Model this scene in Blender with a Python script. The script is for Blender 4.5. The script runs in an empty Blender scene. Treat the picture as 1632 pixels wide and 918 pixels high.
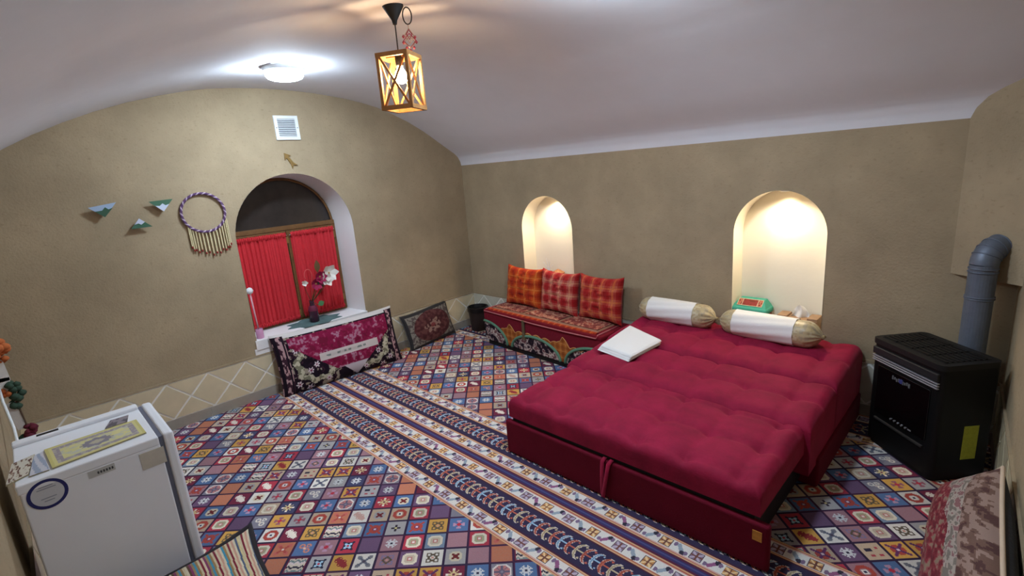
import bpy, bmesh, math, random
import numpy as np
from mathutils import Matrix, Vector
random.seed(7)
S = bpy.context.scene
COL = S.collection
PI = math.pi

# ------------------------------------------------------------------ camera, world, exposure
def cam_setup():
    w, p, r = math.radians(135.5294), math.radians(13.3529), math.radians(-4.4669)
    f = Vector((math.cos(w)*math.cos(p), math.sin(w)*math.cos(p), -math.sin(p)))
    rt = Vector((math.sin(w), -math.cos(w), 0)); up = rt.cross(f)
    c, s = math.cos(r), math.sin(r)
    R = c*rt + s*up; U = -s*rt + c*up
    cd = bpy.data.cameras.new('camera'); co = bpy.data.objects.new('camera', cd); COL.objects.link(co)
    m = Matrix((R, U, -f)).transposed().to_4x4(); m.translation = Vector((4.1541, -3.4785, 1.65))
    co.matrix_world = m
    cd.sensor_width = 36; cd.lens = 800.04/1632*36; cd.clip_start = .02
    S.camera = co
cam_setup()
W = bpy.data.worlds.new('night'); S.world = W; W.use_nodes = True
W.node_tree.nodes['Background'].inputs[0].default_value = (.05, .055, .07, 1)
W.node_tree.nodes['Background'].inputs[1].default_value = .2
S.view_settings.view_transform = 'Standard'; S.view_settings.look = 'None'
S.view_settings.exposure = 1.0; S.view_settings.gamma = 1; S.view_settings.use_curve_mapping = False
LED_POWER = 100.0      # emission of the two round ceiling panels
BULB_POWER = 105.0    # emission of the pendant's filament bulb
NICHE_POWER = 8.5     # watts of each niche downlight

# ------------------------------------------------------------------ helpers
def lin(c):
    c = np.asarray(c, float)/255.
    return np.where(c <= .04045, c/12.92, ((c+.055)/1.055)**2.4)
def rgb(r, g, b): return tuple(float(t) for t in lin((r, g, b)))
def tag(o, label=None, cat=None, group=None, kind=None):
    if label: o['label'] = label
    if cat: o['category'] = cat
    if group: o['group'] = group
    if kind: o['kind'] = kind
    return o
def mat(name, col, rough=.8, metal=0, bump=0, bscale=60, var=0, vscale=4, sheen=0, spec=.3, attr=False, emit=None, coat=0, detail=4, trans=0, mottle=None):
    m = bpy.data.materials.new(name); m.use_nodes = True
    nt = m.node_tree; b = nt.nodes['Principled BSDF']; L = nt.links
    b.inputs['Base Color'].default_value = (*col, 1); b.inputs['Roughness'].default_value = rough
    b.inputs['Metallic'].default_value = metal; b.inputs['Specular IOR Level'].default_value = spec
    b.inputs['Sheen Weight'].default_value = sheen; b.inputs['Sheen Roughness'].default_value = .35
    b.inputs['Coat Weight'].default_value = coat; b.inputs['Transmission Weight'].default_value = trans
    if sheen: b.inputs['Sheen Tint'].default_value = (*[min(1, c*2.2+.08) for c in col], 1)
    tc = nt.nodes.new('ShaderNodeTexCoord')
    src = None
    if attr:
        a = nt.nodes.new('ShaderNodeAttribute'); a.attribute_name = 'Col'; src = a.outputs['Color']
        L.new(src, b.inputs['Base Color'])
    if var:
        n = nt.nodes.new('ShaderNodeTexNoise'); n.inputs['Scale'].default_value = vscale; n.inputs['Detail'].default_value = detail
        n.inputs['Roughness'].default_value = .65
        L.new(tc.outputs['Object'], n.inputs['Vector'])
        mr = nt.nodes.new('ShaderNodeMapRange'); mr.inputs[1].default_value = .3; mr.inputs[2].default_value = .7
        mr.inputs[3].default_value = 1-var; mr.inputs[4].default_value = 1+var
        L.new(n.outputs['Fac'], mr.inputs[0])
        mx = nt.nodes.new('ShaderNodeMix'); mx.data_type = 'RGBA'; mx.blend_type = 'MULTIPLY'; mx.inputs[0].default_value = 1
        if src: L.new(src, mx.inputs[6])
        else: mx.inputs[6].default_value = (*col, 1)
        L.new(mr.outputs[0], mx.inputs[7]); L.new(mx.outputs[2], b.inputs['Base Color']); src = mx.outputs[2]
    if mottle:      # straw flecks and darker patches in clay plaster
        n2 = nt.nodes.new('ShaderNodeTexNoise'); n2.inputs['Scale'].default_value = 38; n2.inputs['Detail'].default_value = 6
        mp = nt.nodes.new('ShaderNodeMapping'); mp.inputs['Scale'].default_value = (1, 1, 1.8)
        L.new(tc.outputs['Object'], mp.inputs[0]); L.new(mp.outputs[0], n2.inputs['Vector'])
        cr = nt.nodes.new('ShaderNodeMapRange'); cr.inputs[1].default_value = .58; cr.inputs[2].default_value = .75; cr.inputs[3].default_value = 0; cr.inputs[4].default_value = .55
        L.new(n2.outputs['Fac'], cr.inputs[0])
        m2 = nt.nodes.new('ShaderNodeMix'); m2.data_type = 'RGBA'; m2.inputs[7].default_value = (*mottle, 1)
        L.new(cr.outputs[0], m2.inputs[0]); L.new(src, m2.inputs[6]); L.new(m2.outputs[2], b.inputs['Base Color'])
    if bump:
        n = nt.nodes.new('ShaderNodeTexNoise'); n.inputs['Scale'].default_value = bscale; n.inputs['Detail'].default_value = 5
        L.new(tc.outputs['Object'], n.inputs['Vector'])
        bp = nt.nodes.new('ShaderNodeBump'); bp.inputs['Strength'].default_value = bump; bp.inputs['Distance'].default_value = .01
        L.new(n.outputs['Fac'], bp.inputs['Height']); L.new(bp.outputs['Normal'], b.inputs['Normal'])
    if emit:
        b.inputs['Emission Color'].default_value = (*emit[0], 1); b.inputs['Emission Strength'].default_value = emit[1]
    return m
def mesh(name, V, F, m, parent=None, smooth=False):
    me = bpy.data.meshes.new(name); me.from_pydata([tuple(map(float, v)) for v in V], [], [tuple(map(int, f)) for f in F]); me.validate(); me.update()
    if m: me.materials.append(m)
    if smooth: me.polygons.foreach_set('use_smooth', [True]*len(me.polygons))
    o = bpy.data.objects.new(name, me); COL.objects.link(o)
    if parent: o.parent = parent
    return o
def empty(name, loc=(0, 0, 0), rot=(0, 0, 0)):
    o = bpy.data.objects.new(name, None); COL.objects.link(o); o.location = loc; o.rotation_euler = rot
    o.empty_display_size = .05
    return o
class MB:
    """collects shapes, builds ONE mesh"""
    def __init__(s): s.V = []; s.F = []
    def add(s, V, F):
        k = len(s.V); s.V += [tuple(v) for v in V]; s.F += [tuple(i+k for i in f) for f in F]; return s
    def box(s, a, b, M=None, bev=0):
        bm = bmesh.new(); bmesh.ops.create_cube(bm, size=1)
        for v in bm.verts:
            v.co = Vector([(a[i]+b[i])/2 + v.co[i]*(b[i]-a[i]) for i in range(3)])
        if bev: bmesh.ops.bevel(bm, geom=bm.edges[:], offset=bev, segments=3, profile=.5, affect='EDGES', clamp_overlap=True)
        bm.verts.index_update()
        V = [M @ v.co if M else v.co.copy() for v in bm.verts]; F = [[v.index for v in f.verts] for f in bm.faces]; bm.free()
        return s.add(V, F)
    def tube(s, path, r, n=8, closed=False, flat=1.0):
        P = [Vector(p) for p in path]; N = len(P); V = []; F = []; prev = None
        rr = r if isinstance(r, (list, tuple)) else [r]*N
        for i, p in enumerate(P):
            if closed: t = P[(i+1) % N]-P[i-1]
            else: t = P[min(i+1, N-1)]-P[max(i-1, 0)]
            t.normalize()
            if prev is None:
                a = t.orthogonal().normalized()
            else:
                a = (prev - t*prev.dot(t)); a = a.normalized() if a.length > 1e-6 else t.orthogonal().normalized()
            prev = a; b = t.cross(a)
            for k in range(n):
                q = 2*PI*k/n; V.append(p + rr[i]*(math.cos(q)*a + math.sin(q)*b*flat))
        for i in range(N if closed else N-1):
            for k in range(n):
                j = (i+1) % N; F.append((i*n+k, i*n+(k+1) % n, j*n+(k+1) % n, j*n+k))
        if not closed: F += [tuple(range(n))[::-1], tuple((N-1)*n+k for k in range(n))]
        return s.add(V, F)
    def lathe(s, prof, n=24, c=(0, 0, 0), M=None, cap=True):
        V = []; F = []
        for r, z in prof:
            for k in range(n):
                q = 2*PI*k/n; v = Vector((c[0]+r*math.cos(q), c[1]+r*math.sin(q), c[2]+z)); V.append(M @ v if M else v)
        for i in range(len(prof)-1):
            for k in range(n): F.append((i*n+k, i*n+(k+1) % n, (i+1)*n+(k+1) % n, (i+1)*n+k))
        if cap: F += [tuple(range(n))[::-1], tuple((len(prof)-1)*n+k for k in range(n))]
        return s.add(V, F)
    def prism(s, pts, d, M=None):
        """polygon pts (2-D, counter-clockwise) extruded 0..d along local z"""
        n = len(pts); V = [Vector((x, y, 0)) for x, y in pts]+[Vector((x, y, d)) for x, y in pts]
        if M: V = [M @ v for v in V]
        F = [tuple(range(n))[::-1], tuple(range(n, 2*n))]+[(i, (i+1) % n, n+(i+1) % n, n+i) for i in range(n)]
        return s.add(V, F)
    def build(s, name, m, parent=None, smooth=False): return mesh(name, s.V, s.F, m, parent, smooth)
def autosmooth(o, ang=40):
    me = o.data; me.polygons.foreach_set('use_smooth', [True]*len(me.polygons))
    bm = bmesh.new(); bm.from_mesh(me); a = math.radians(ang)
    for e in bm.edges:
        if len(e.link_faces) == 2 and e.calc_face_angle(0) > a: e.smooth = False
    bm.to_mesh(me); bm.free(); return o
def set_cols(me, C):
    """C: one linear colour per face"""
    a = me.color_attributes.new('Col', 'FLOAT_COLOR', 'CORNER')
    tot = np.empty(len(me.polygons), np.int32); me.polygons.foreach_get('loop_total', tot)
    c4 = np.ones((len(C), 4), np.float32); c4[:, :3] = C
    a.data.foreach_set('color', np.repeat(c4, tot, axis=0).ravel())
def quadmesh(name, V, Q, C, m, parent=None, smooth=False):
    """V (n,3), Q (m,4) numpy, C (m,3) linear face colours or None"""
    me = bpy.data.meshes.new(name)
    me.vertices.add(len(V)); me.vertices.foreach_set('co', np.asarray(V, np.float32).ravel())
    me.loops.add(len(Q)*4); me.loops.foreach_set('vertex_index', np.asarray(Q, np.int32).ravel())
    me.polygons.add(len(Q)); me.polygons.foreach_set('loop_start', np.arange(0, len(Q)*4, 4, dtype=np.int32))
    if smooth: me.polygons.foreach_set('use_smooth', np.ones(len(Q), bool))
    me.update(calc_edges=True)
    if C is not None: set_cols(me, C)
    me.materials.append(m)
    o = bpy.data.objects.new(name, me); COL.objects.link(o)
    if parent: o.parent = parent
    return o
def gridquads(nu, nv):
    i, j = np.meshgrid(np.arange(nu), np.arange(nv), indexing='ij'); a = (i*(nv+1)+j).ravel()
    return np.stack([a, a+nv+1, a+nv+2, a+1], 1)
def gridsurf(name, fn, nu, nv, m, col=None, parent=None, smooth=True, flip=False):
    u, v = np.meshgrid(np.linspace(0, 1, nu+1), np.linspace(0, 1, nv+1), indexing='ij')
    V = np.stack([np.broadcast_to(t, u.shape) for t in fn(u, v)], -1).reshape(-1, 3)
    Q = gridquads(nu, nv)
    C = None
    if col is not None:
        uc, vc = np.meshgrid((np.arange(nu)+.5)/nu, (np.arange(nv)+.5)/nv, indexing='ij'); C = lin(col(uc, vc)).reshape(-1, 3)
    if flip: Q = Q[:, ::-1]
    return quadmesh(name, V, Q, C, m, parent, smooth)
def hsh(a, b, k=0):
    h = np.sin(np.asarray(a)*127.1+np.asarray(b)*311.7+k*74.7)*43758.5453; return h-np.floor(h)
def vnoise(x, y, k=0):
    xi, yi = np.floor(x), np.floor(y); xf, yf = x-xi, y-yi
    xf = xf*xf*(3-2*xf); yf = yf*yf*(3-2*yf)
    return (hsh(xi, yi, k)*(1-xf)+hsh(xi+1, yi, k)*xf)*(1-yf)+(hsh(xi, yi+1, k)*(1-xf)+hsh(xi+1, yi+1, k)*xf)*yf
def paint(shape, base): C = np.empty(shape+(3,)); C[:] = base; return C

# ------------------------------------------------------------------ materials
M_clay = mat('clay_plaster', rgb(163, 146, 119),   .95, bump=.22, bscale=75, var=.14, vscale=2.2, mottle=rgb(136, 119, 94), spec=.1)
M_white = mat('ceiling_paint', rgb(220, 220, 225), .85, bump=.12, bscale=14, var=.02, spec=.15)
M_reveal = mat('reveal_paint', rgb(232, 230, 230), .7, bump=.1, bscale=20, spec=.2)
M_niche = mat('niche_plaster', rgb(234, 228, 212), .8, bump=.12, bscale=25, spec=.15)
M_tile = mat('dado_tile', rgb(208, 194, 162), .32, var=.07, vscale=7, spec=.45)
M_tile2 = mat('dado_tile_grey', rgb(196, 194, 178), .32, var=.07, vscale=7, spec=.45)
M_grout = mat('grout', rgb(238, 236, 230), .8)
M_skirt = mat('skirting', rgb(158, 150, 138), .45, var=.08, vscale=9, spec=.4)
M_carpet = mat('carpet_weave', (1, 1, 1), .95, attr=True, bump=.25, bscale=380, var=.08, vscale=160, spec=.08)
M_fab = mat('printed_fabric', (1, 1, 1), .9, attr=True, bump=.25, bscale=260, spec=.12, sheen=.1)
M_velvet = mat('red_velvet', rgb(136, 22, 54), .75, bump=.12, bscale=140, var=.22, vscale=7, sheen=.55, spec=.15)
M_velvet_shade = mat('red_velvet_shaded', rgb(98, 12, 34), .85, bump=.12, bscale=140, var=.1, vscale=7, sheen=.3, spec=.12)  # same velvet in a darker colour: shade painted into bed frame and front board
M_maroon = mat('maroon_cloth', rgb(112, 20, 34), .9, bump=.2, bscale=200, var=.08, vscale=20, spec=.12)
M_black = mat('black_enamel', rgb(11, 11, 12), .5, spec=.25, bump=.05, bscale=300)
M_blackmat = mat('black_matte', rgb(22, 21, 21), .7, spec=.3)
M_chrome = mat('dull_chrome', rgb(170, 170, 176), .35, metal=.55)
M_flue = mat('flue_metal', rgb(104, 112, 126), .48, metal=.35, var=.12, vscale=12, bump=.08, bscale=40)
M_wood = mat('lamp_wood', rgb(172, 124, 74), .55, var=.2, vscale=18, bump=.15, bscale=60)
M_frame = mat('window_wood', rgb(112, 78, 44), .55, var=.22, vscale=14, bump=.15, bscale=50)
M_curt = mat('red_curtain', rgb(200, 52, 60), .8, var=.06, vscale=30, bump=.12, bscale=220, spec=.15, sheen=.2)
M_cotton = mat('white_cotton', rgb(228, 226, 224), .9, bump=.12, bscale=160, spec=.15)
M_fridge = mat('white_enamel', rgb(232, 234, 240), .38, spec=.45, var=.015)
M_gasket = mat('grey_gasket', rgb(96, 98, 112), .7)
M_plastic = mat('white_plastic', rgb(226, 230, 232), .5, spec=.4)
M_pane = mat('night_glass', rgb(50, 44, 42), .22, spec=.5, var=.3, vscale=3)
M_brass = mat('aged_brass', rgb(150, 122, 74), .4, metal=.6)
M_cream = mat('cream_cord', rgb(206, 184, 160), .85)
M_green = mat('green_cord', rgb(92, 132, 108), .85, bump=.2, bscale=200)
M_pinkcord = mat('pink_cord', rgb(176, 100, 104), .85)

# ------------------------------------------------------------------ room shell
WID, LEN = 3.68, 4.21
PROF = [(0, 1.72), (-.012, 1.765), (-.04, 1.812), (-.08, 1.845), (-.257, 1.951), (-.43, 2.057), (-.6, 2.146), (-.76, 2.214), (-.917, 2.270), (-1.06, 2.306), (-1.21, 2.335), (-1.345, 2.353), (-1.48, 2.367), (-1.61, 2.375), (-1.74, 2.38), (-1.85, 2.381), (-1.96, 2.379), (-2.07, 2.374), (-2.18, 2.366), (-2.28, 2.356), (-2.38, 2.342), (-2.57, 2.302), (-2.754, 2.252), (-2.927, 2.192), (-3.09, 2.126), (-3.247, 2.053), (-3.4, 1.968), (-3.55, 1.875), (-3.64, 1.80), (-3.67, 1.765), (-WID, 1.72)]
_py = np.array([p[0] for p in PROF])[::-1]; _pz = np.array([p[1] for p in PROF])[::-1]
def vault(y): return np.interp(y, _py, _pz)
def right_x(y): return LEN-.06*y
def struct(o): o['kind'] = 'structure'; return o

struct(MB().box((-.4, -WID-.3, -.06), (4.7, .3, -.008)).build('floor', mat('screed', rgb(120, 112, 100), .9)))
def ceil_fn(u, v):
    y = np.interp(v, np.linspace(0, 1, len(PROF)), [p[0] for p in PROF]); z = np.interp(v, np.linspace(0, 1, len(PROF)), [p[1] for p in PROF])
    x = -.06+u*4.62
    wob = .006*(vnoise(x*2.3, y*2.3, 3)-.5)*np.clip(4*v*(1-v)*3, 0, 1)
    return x, y, z+wob
struct(gridsurf('ceiling', ceil_fn, 40, (len(PROF)-1)*3, M_white))

def wall_columns(ys, bottoms_tops, pos):
    """vertical strips between successive samples; pos(s,z)->xyz"""
    V = []; F = []
    for (s0, s1), segs in zip(ys, bottoms_tops):
        for (b0, t0, b1, t1) in segs:
            k = len(V); V += [pos(s0, b0), pos(s1, b1), pos(s1, t1), pos(s0, t0)]; F.append((k, k+1, k+2, k+3))
    return V, F
def arch_wall(name, lo, hi, top, pos, openings, m, n=110):
    """openings: (s0, s1, sill, spring) with a semicircular head"""
    cuts = set(np.linspace(lo, hi, n))
    for (a, b, sl, sp) in openings:
        r = (b-a)/2; c = (a+b)/2
        cuts |= {c-r*math.cos(t) for t in np.linspace(0, PI, 49)}
    for p in PROF:
        if lo < p[0] < hi: cuts.add(p[0])
    cs = sorted(cuts); cols = []; segs = []
    for s0, s1 in zip(cs, cs[1:]):
        if s1-s0 < 1e-6: continue
        m_ = (s0+s1)/2; op = [o for o in openings if o[0] < m_ < o[1]]
        cols.append((s0, s1))
        if op:
            a, b, sl, sp = op[0]; r = (b-a)/2; c = (a+b)/2
            h = lambda s: sp+math.sqrt(max(0, r*r-(s-c)**2))
            segs.append([(0, sl, 0, sl), (h(s0), top(s0), h(s1), top(s1))])
        else: segs.append([(0, top(s0), 0, top(s1))])
    V, F = wall_columns(cols, segs, pos)
    return struct(mesh(name, V, F, m))
def opening_outline(a, b, sill, spring, n=32):
    r = (b-a)/2; c = (a+b)/2
    return [(a, sill)]+[(c-r*math.cos(t), spring+r*math.sin(t)) for t in np.linspace(0, PI, n+1)]+[(b, sill)]
WO = (-2.272, -1.308, .478, 1.263)
WI = (-2.228, -1.350, .478, 1.283)
wall_left = arch_wall('wall_left', -WID, 0, lambda s: float(vault(s))+.012, lambda s, z: (0, s, z), [WO], M_clay)
N1 = (.815, 1.419, .50, 1.083); N2 = (2.809, 3.367, .452, 1.108)
wall_back = arch_wall('wall_back', 0, LEN+.01, lambda s: 1.735, lambda s, z: (s, 0, z), [N1, N2], M_clay)
arch_wall('wall_right', -WID, 0, lambda s: float(vault(s))+.012, lambda s, z: (right_x(s), s, z), [], M_clay, 30)
arch_wall('wall_front', 0, 4.45, lambda s: 1.735, lambda s, z: (s, -WID, z), [], M_clay, 30)
# window reveal
A = opening_outline(*WO); B = opening_outline(*WI); n = len(A)
V = [(-.0, y, z) for y, z in A]+[(-.30, y, z) for y, z in B]
F = [(i, i+1, n+i+1, n+i) for i in range(n-1)]
o = mesh('reveal', V, F, M_reveal, wall_left, True)
sill = MB().box((-.32, -2.285, .40), (.012, -1.298, .479), bev=.004).build('trim_1', M_reveal); struct(sill)
# white plastered apron under the sill
struct(MB().box((-.01, -2.30, .355), (.006, -1.30, .41), bev=.002).build('trim_2', M_reveal))
# niches
def niche(op, nm):
    A = opening_outline(*op); n = len(A); d = .17
    V = [(x, -.004, z) for x, z in A]+[(x, d, z) for x, z in A]
    F = [(i+1, i, n+i, n+i+1) for i in range(n-1)]
    F.append((0, n-1, 2*n-1, n)); F.append(tuple(range(n, 2*n)))
    o = mesh(nm, V, F, M_niche, wall_back)
    autosmooth(o, 40)
    # small recessed downlight in the head of the arch
    c = (op[0]+op[1])/2; top = op[3]+(op[1]-op[0])/2
    t = empty('niche_spotlight', (c+.01, .075, top-.004))
    MB().lathe([(.030, .008), (.032, -.004), (.024, -.008), (.022, -.002)], 20).build('ring', M_plastic, t, True)
    mb = MB().lathe([(.021, -.001), (.021, -.004)], 20); mb.build('lens', mat('spot_lens', (1, 1, 1), emit=(rgb(255, 214, 150), 8)), t)
    ld = bpy.data.lights.new('niche_spot', 'SPOT'); ld.energy = NICHE_POWER; ld.color = (1, .80, .54); ld.spot_size = math.radians(150); ld.spot_blend = .75; ld.shadow_soft_size = .02
    lo = bpy.data.objects.new('spot_beam', ld); COL.objects.link(lo); lo.parent = t; lo.location = (0, 0, -.014)
    lo.rotation_euler = (math.radians(-14), 0, 0)
    lc = bpy.data.lights.new('niche_core', 'SPOT'); lc.energy = NICHE_POWER*.3; lc.color = (1, .80, .54); lc.spot_size = math.radians(64); lc.spot_blend = 1; lc.shadow_soft_size = .02
    l2 = bpy.data.objects.new('spot_core', lc); COL.objects.link(l2); l2.parent = t; l2.location = (0, -.02, -.016); l2.rotation_euler = (math.radians(40), 0, 0)
    return t
tag(niche(N1, 'niche_lining'), 'small warm spotlight at the arch top of the niche behind the plaid sofa', 'spotlight', 'niche spotlights')
tag(niche(N2, 'niche_lining'), 'small warm spotlight at the arch top of the niche above the red bed', 'spotlight', 'niche spotlights')
# filled-in corner above the stove (hangs over a recess)
CH = [(3.95, .02), (3.95, 0), (4.235, -.20), (4.30, -.20), (4.30, .02)]
mb = MB(); V = []
cpts = [(3.95, 0)]+[(3.95+(4.245-3.95)*k/8, -.205*k/8) for k in range(1, 9)]+[(4.30, -.205), (4.30, .02), (3.95, .02)]
nn = len(cpts)
V = [(x, y, .93) for x, y in cpts]+[(x, y, float(vault(min(0, y)))+.012) for x, y in cpts]
F = [tuple(range(nn)), tuple(range(nn, 2*nn))[::-1]]+[((i+1) % nn, i, nn+i, nn+(i+1) % nn) for i in range(nn)]
struct(mesh('trim_3', V, F, M_clay))

# tiled dado: skirting strip, diamonds and half tiles, plastered top edge
def dado(name, s0, s1, pos, out, phase, m, z0=.078, z1=.345, per=.266):
    """pos(s,z,d): d = distance proud of the wall"""
    def slab(mb, a, b, zb, zt, d):
        k = len(mb.V)
        mb.V += [pos(a, zb, 0), pos(b, zb, 0), pos(b, zt, 0), pos(a, zt, 0), pos(a, zb, d), pos(b, zb, d), pos(b, zt, d), pos(a, zt, d)]
        mb.F += [(k+4, k+5, k+6, k+7), (k+7, k+6, k+2, k+3), (k, k+1, k+5, k+4), (k+1, k+2, k+6, k+5), (k, k+4, k+7, k+3)]
    mb = MB(); slab(mb, s0, s1, 0, .36, .004); root = struct(mb.build(name, M_grout))
    mb = MB(); slab(mb, s0, s1, .349, .364, .010); mb.build('top_edge', M_clay, root)
    k = 0; a = s0
    while a < s1-.01:
        b = min(a+.5, s1); mb = MB(); slab(mb, a+.001, b-.001, .0, z0-.004, .008); mb.build('skirting_tile', M_skirt, root); a = b
    g = .010; zc = (z0+z1)/2; hh = (z1-z0)/2; hw = per/2
    def poly(pts):
        c = np.mean(pts, 0); pts = [(p[0]+(c[0]-p[0])*min(.5, g/max(1e-6, math.dist(p, c))), p[1]+(c[1]-p[1])*min(.5, g/max(1e-6, math.dist(p, c)))) for p in pts]
        # clip to the wall's run
        out_ = []
        for (p, q) in zip(pts, pts[1:]+pts[:1]):
            for lim, sg in ((s0+.002, 1), (s1-.002, -1)):
                pass
            out_.append(p)
        def clip(P, lim, sg):
            R = []
            for p, q in zip(P, P[1:]+P[:1]):
                ip, iq = sg*(p[0]-lim) >= 0, sg*(q[0]-lim) >= 0
                if ip: R.append(p)
                if ip != iq:
                    t = (lim-p[0])/(q[0]-p[0]); R.append((lim, p[1]+t*(q[1]-p[1])))
            return R
        P = clip(clip(out_, s0+.002, 1), s1-.002, -1)
        if len(P) < 3: return
        n = len(P); V = [pos(s, z, .003) for s, z in P]+[pos(s, z, .008) for s, z in P]
        F = [tuple(range(n, 2*n))]+[(i, (i+1) % n, n+(i+1) % n, n+i) for i in range(n)]
        mesh('tile', V, F, m, root)
    c = s0-per+((phase-s0) % per)
    while c < s1+per:
        poly([(c-hw, zc), (c, zc-hh), (c+hw, zc), (c, zc+hh)])
        poly([(c, z1), (c+hw, zc), (c+per, z1)]); poly([(c, z0), (c+per, z0), (c+hw, zc)])
        c += per
    return root
dado('baseboard_left', -WID, 0, lambda s, z, d: (d, s, z), 1, -2.65, M_tile)
dado('baseboard_back', 0, LEN, lambda s, z, d: (s, -d, z), -1, .177, M_tile2)
dado('baseboard_right', -WID, 0, lambda s, z, d: (right_x(s)-d, s, z), -1, -.53, M_tile)
dado('baseboard_front', 0, 4.4, lambda s, z, d: (s, -WID+d, z), 1, .2, M_tile)

# ------------------------------------------------------------------ carpet
CP = dict(w=(212, 206, 196), g=(160, 156, 156), s=(122, 118, 132), b=(70, 102, 150), l=(112, 134, 160), p=(102, 72, 106), v=(156, 108, 118), m=(116, 32, 56), r=(176, 44, 62), o=(206, 150, 60), k=(190, 108, 76), t=(182, 156, 128), n=(58, 60, 94))
TABLE = [  # rows of the woven field: background + motif
    ['rL', 'vR', 'bF', 'wX', 'gS', 'nS', 'vD', 'sO', 'kP', 'tC'],
    ['wC', 'gF', 'rQ', 'sW', 'vF', 'oD', 'gI', 'pS', 'kP', 'mL'],
    ['bF', 'tQ', 'nK', 'mQ', 'bF', 'sO', 'bS', 'rK', 'bC', 'pQ'],
    ['pP', 'sW', 'oF', 'gF', 'tR', 'kX', 'wL', 'tC', 'tR', 'rQ'],
    ['oH', 'bF', 'wR', 'mL', 'oH', 'mZ', 'lQ', 'bD', 'gT', 'bD'],
    ['lQ', 'vP', 'rQ', 'kX', 'bW', 'vF', 'rV', 'pP', 'vS', 'rQ'],
    ['wH', 'gC', 'vP', 'kP', 'mZ', 'gV', 'oL', 'wX', 'vH', 'pQ'],
    ['oD', 'mK', 'bS', 'sO', 'bS', 'rZ', 'tD', 'pS', 'tI', 'oD']]
def motif(code, a, b, k):
    """a,b in [-1,1]: colours (sRGB) of one woven cell"""
    bg = CP[code[0]]; c = paint(a.shape, bg); t = code[1]; r = np.maximum(abs(a), abs(b)); e = np.hypot(a, b); dm = abs(a)+abs(b)
    light = bg[0]+bg[1]+bg[2] > 400
    hi = (70, 60, 80) if light else (214, 206, 192); warm = (176, 60, 50) if code[0] not in 'rk' else (226, 196, 120)
    def P(mask, col): c[mask] = col
    if t == 'L':
        d = abs(a-b)/1.414; q = (a+b)/1.414; P((abs(q) < .75) & (d < .34*(1-abs(q)*.6)+.12*(np.floor(q*7) % 2)), (150, 40, 44) if light and code[0] == 'o' else (196, 150, 136) if light else (224, 212, 196))
    elif t == 'R':
        P((e < .72) & (abs(a*b) > .02) & (e > .34), warm); P(e < .26, (222, 214, 204)); P(e < .12, (40, 50, 80))
    elif t == 'F':
        P((e < .62) & (np.cos(4*np.arctan2(b, a)) > -.1) & (e > .22), (150, 80, 96) if light else (176, 132, 160)); P(e < .2, (190, 40, 60)); P(e < .08, hi)
    elif t == 'X':
        P((abs(abs(a)-abs(b)) < .17) & (r < .66), (92, 96, 112) if code[0] == 'w' else (176, 66, 60)); P((abs(abs(a)-abs(b)) < .30) & (r < .66) & (r > .46), (110, 110, 118) if code[0] == 'w' else (196, 90, 80)); P(dm < .22, hi)
    elif t == 'S':
        P((dm < .8) & (r < .66), (196, 198, 200)); P((abs(a) < .12) & (abs(b) > .3) | (abs(b) < .12) & (abs(a) > .3), bg); P((abs(abs(a)-.3) < .09) & (abs(abs(b)-.3) < .09), bg); P(e < .14, (40, 36, 60))
    elif t == 'D':
        P((r < .6) & (np.minimum(abs(a), abs(b)) < .24), warm); P((abs(abs(a)-abs(b)) < .15) & (r < .7), warm if not light else (96, 40, 90)); P(e < .24, (92, 44, 92)); P(e < .12, (210, 180, 190))
    elif t == 'O':
        oc = np.maximum(r, dm*.72); P(oc < .86, (214, 204, 196)); P(oc < .7, (186, 110, 108)); P((np.minimum(abs(abs(a)-abs(b)), np.minimum(abs(a), abs(b))) < .07) & (oc < .66), (96, 84, 108)); P(e < .16, (120, 120, 140))
    elif t == 'P':
        if code[0] != 'p': P((np.abs(np.sin(a*9+np.sin(b*7)*1.3)) < .35) & (r < .7), tuple(int(x*.86+20) for x in bg))
    elif t == 'C':
        P((r < .55) & (dm < .85), (204, 190, 160) if code[0] != 't' else (150, 150, 150)); P((r < .32) & (abs(abs(a)-abs(b)) < .2), (110, 30, 34)); P(e < .08, (30, 20, 24))
    elif t == 'Q':
        lob = (r < .66)-0 & (dm < 1.05); P((r < .68) & (dm < 1.1), (216, 204, 180)); P((r < .5) & (dm < .8), (190, 172, 146) if code[0] != 'r' else (158, 158, 120)); P(r < .26, (190, 112, 104)); P(r < .13, (222, 210, 200))
    elif t == 'W':
        P((np.abs(np.hypot(a-.28, b-.3)-.22) < .08) & (a+b > .2) | (np.abs(np.hypot(a+.28, b+.3)-.22) < .08) | (np.abs(np.hypot(a-.32, b+.34)-.18) < .08), hi if code[0] != 'b' else (204, 120, 90)); P(e < .14, (200, 180, 170))
    elif t == 'I':
        P((abs(a+.25) < .3) & (abs(b+.2) < .16) & (a*b < .3), (40, 36, 56)); P((np.hypot(a-.45, b+.35) < .15) | (np.hypot(a-.4, b-.45) < .15) | (np.hypot(a+.3, b-.45) < .15), (170, 54, 66))
    elif t == 'K':
        P((np.minimum(abs(a), abs(b)) < .09) & (r < .62), (214, 190, 130)); P((abs(abs(a)-abs(b)) < .1) & (r < .5), (214, 190, 130)); P((np.hypot(abs(a)-.58, b) < .14) | (np.hypot(a, abs(b)-.58) < .14), (230, 214, 200)); P(e < .12, (120, 40, 60))
    elif t == 'H':
        P((np.abs(np.hypot(abs(a)-.36, abs(b)-.36)-.2) < .075), (90, 76, 60) if light or code[0] == 'o' else (120, 110, 150)); P((dm < .5) & (dm > .34), (90, 76, 60)); P(dm < .14, (200, 140, 120))
    elif t == 'Z':
        q = b*4.2+np.abs((a*3.2) % 2-1)*.9; s = np.floor(q) % 5
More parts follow.
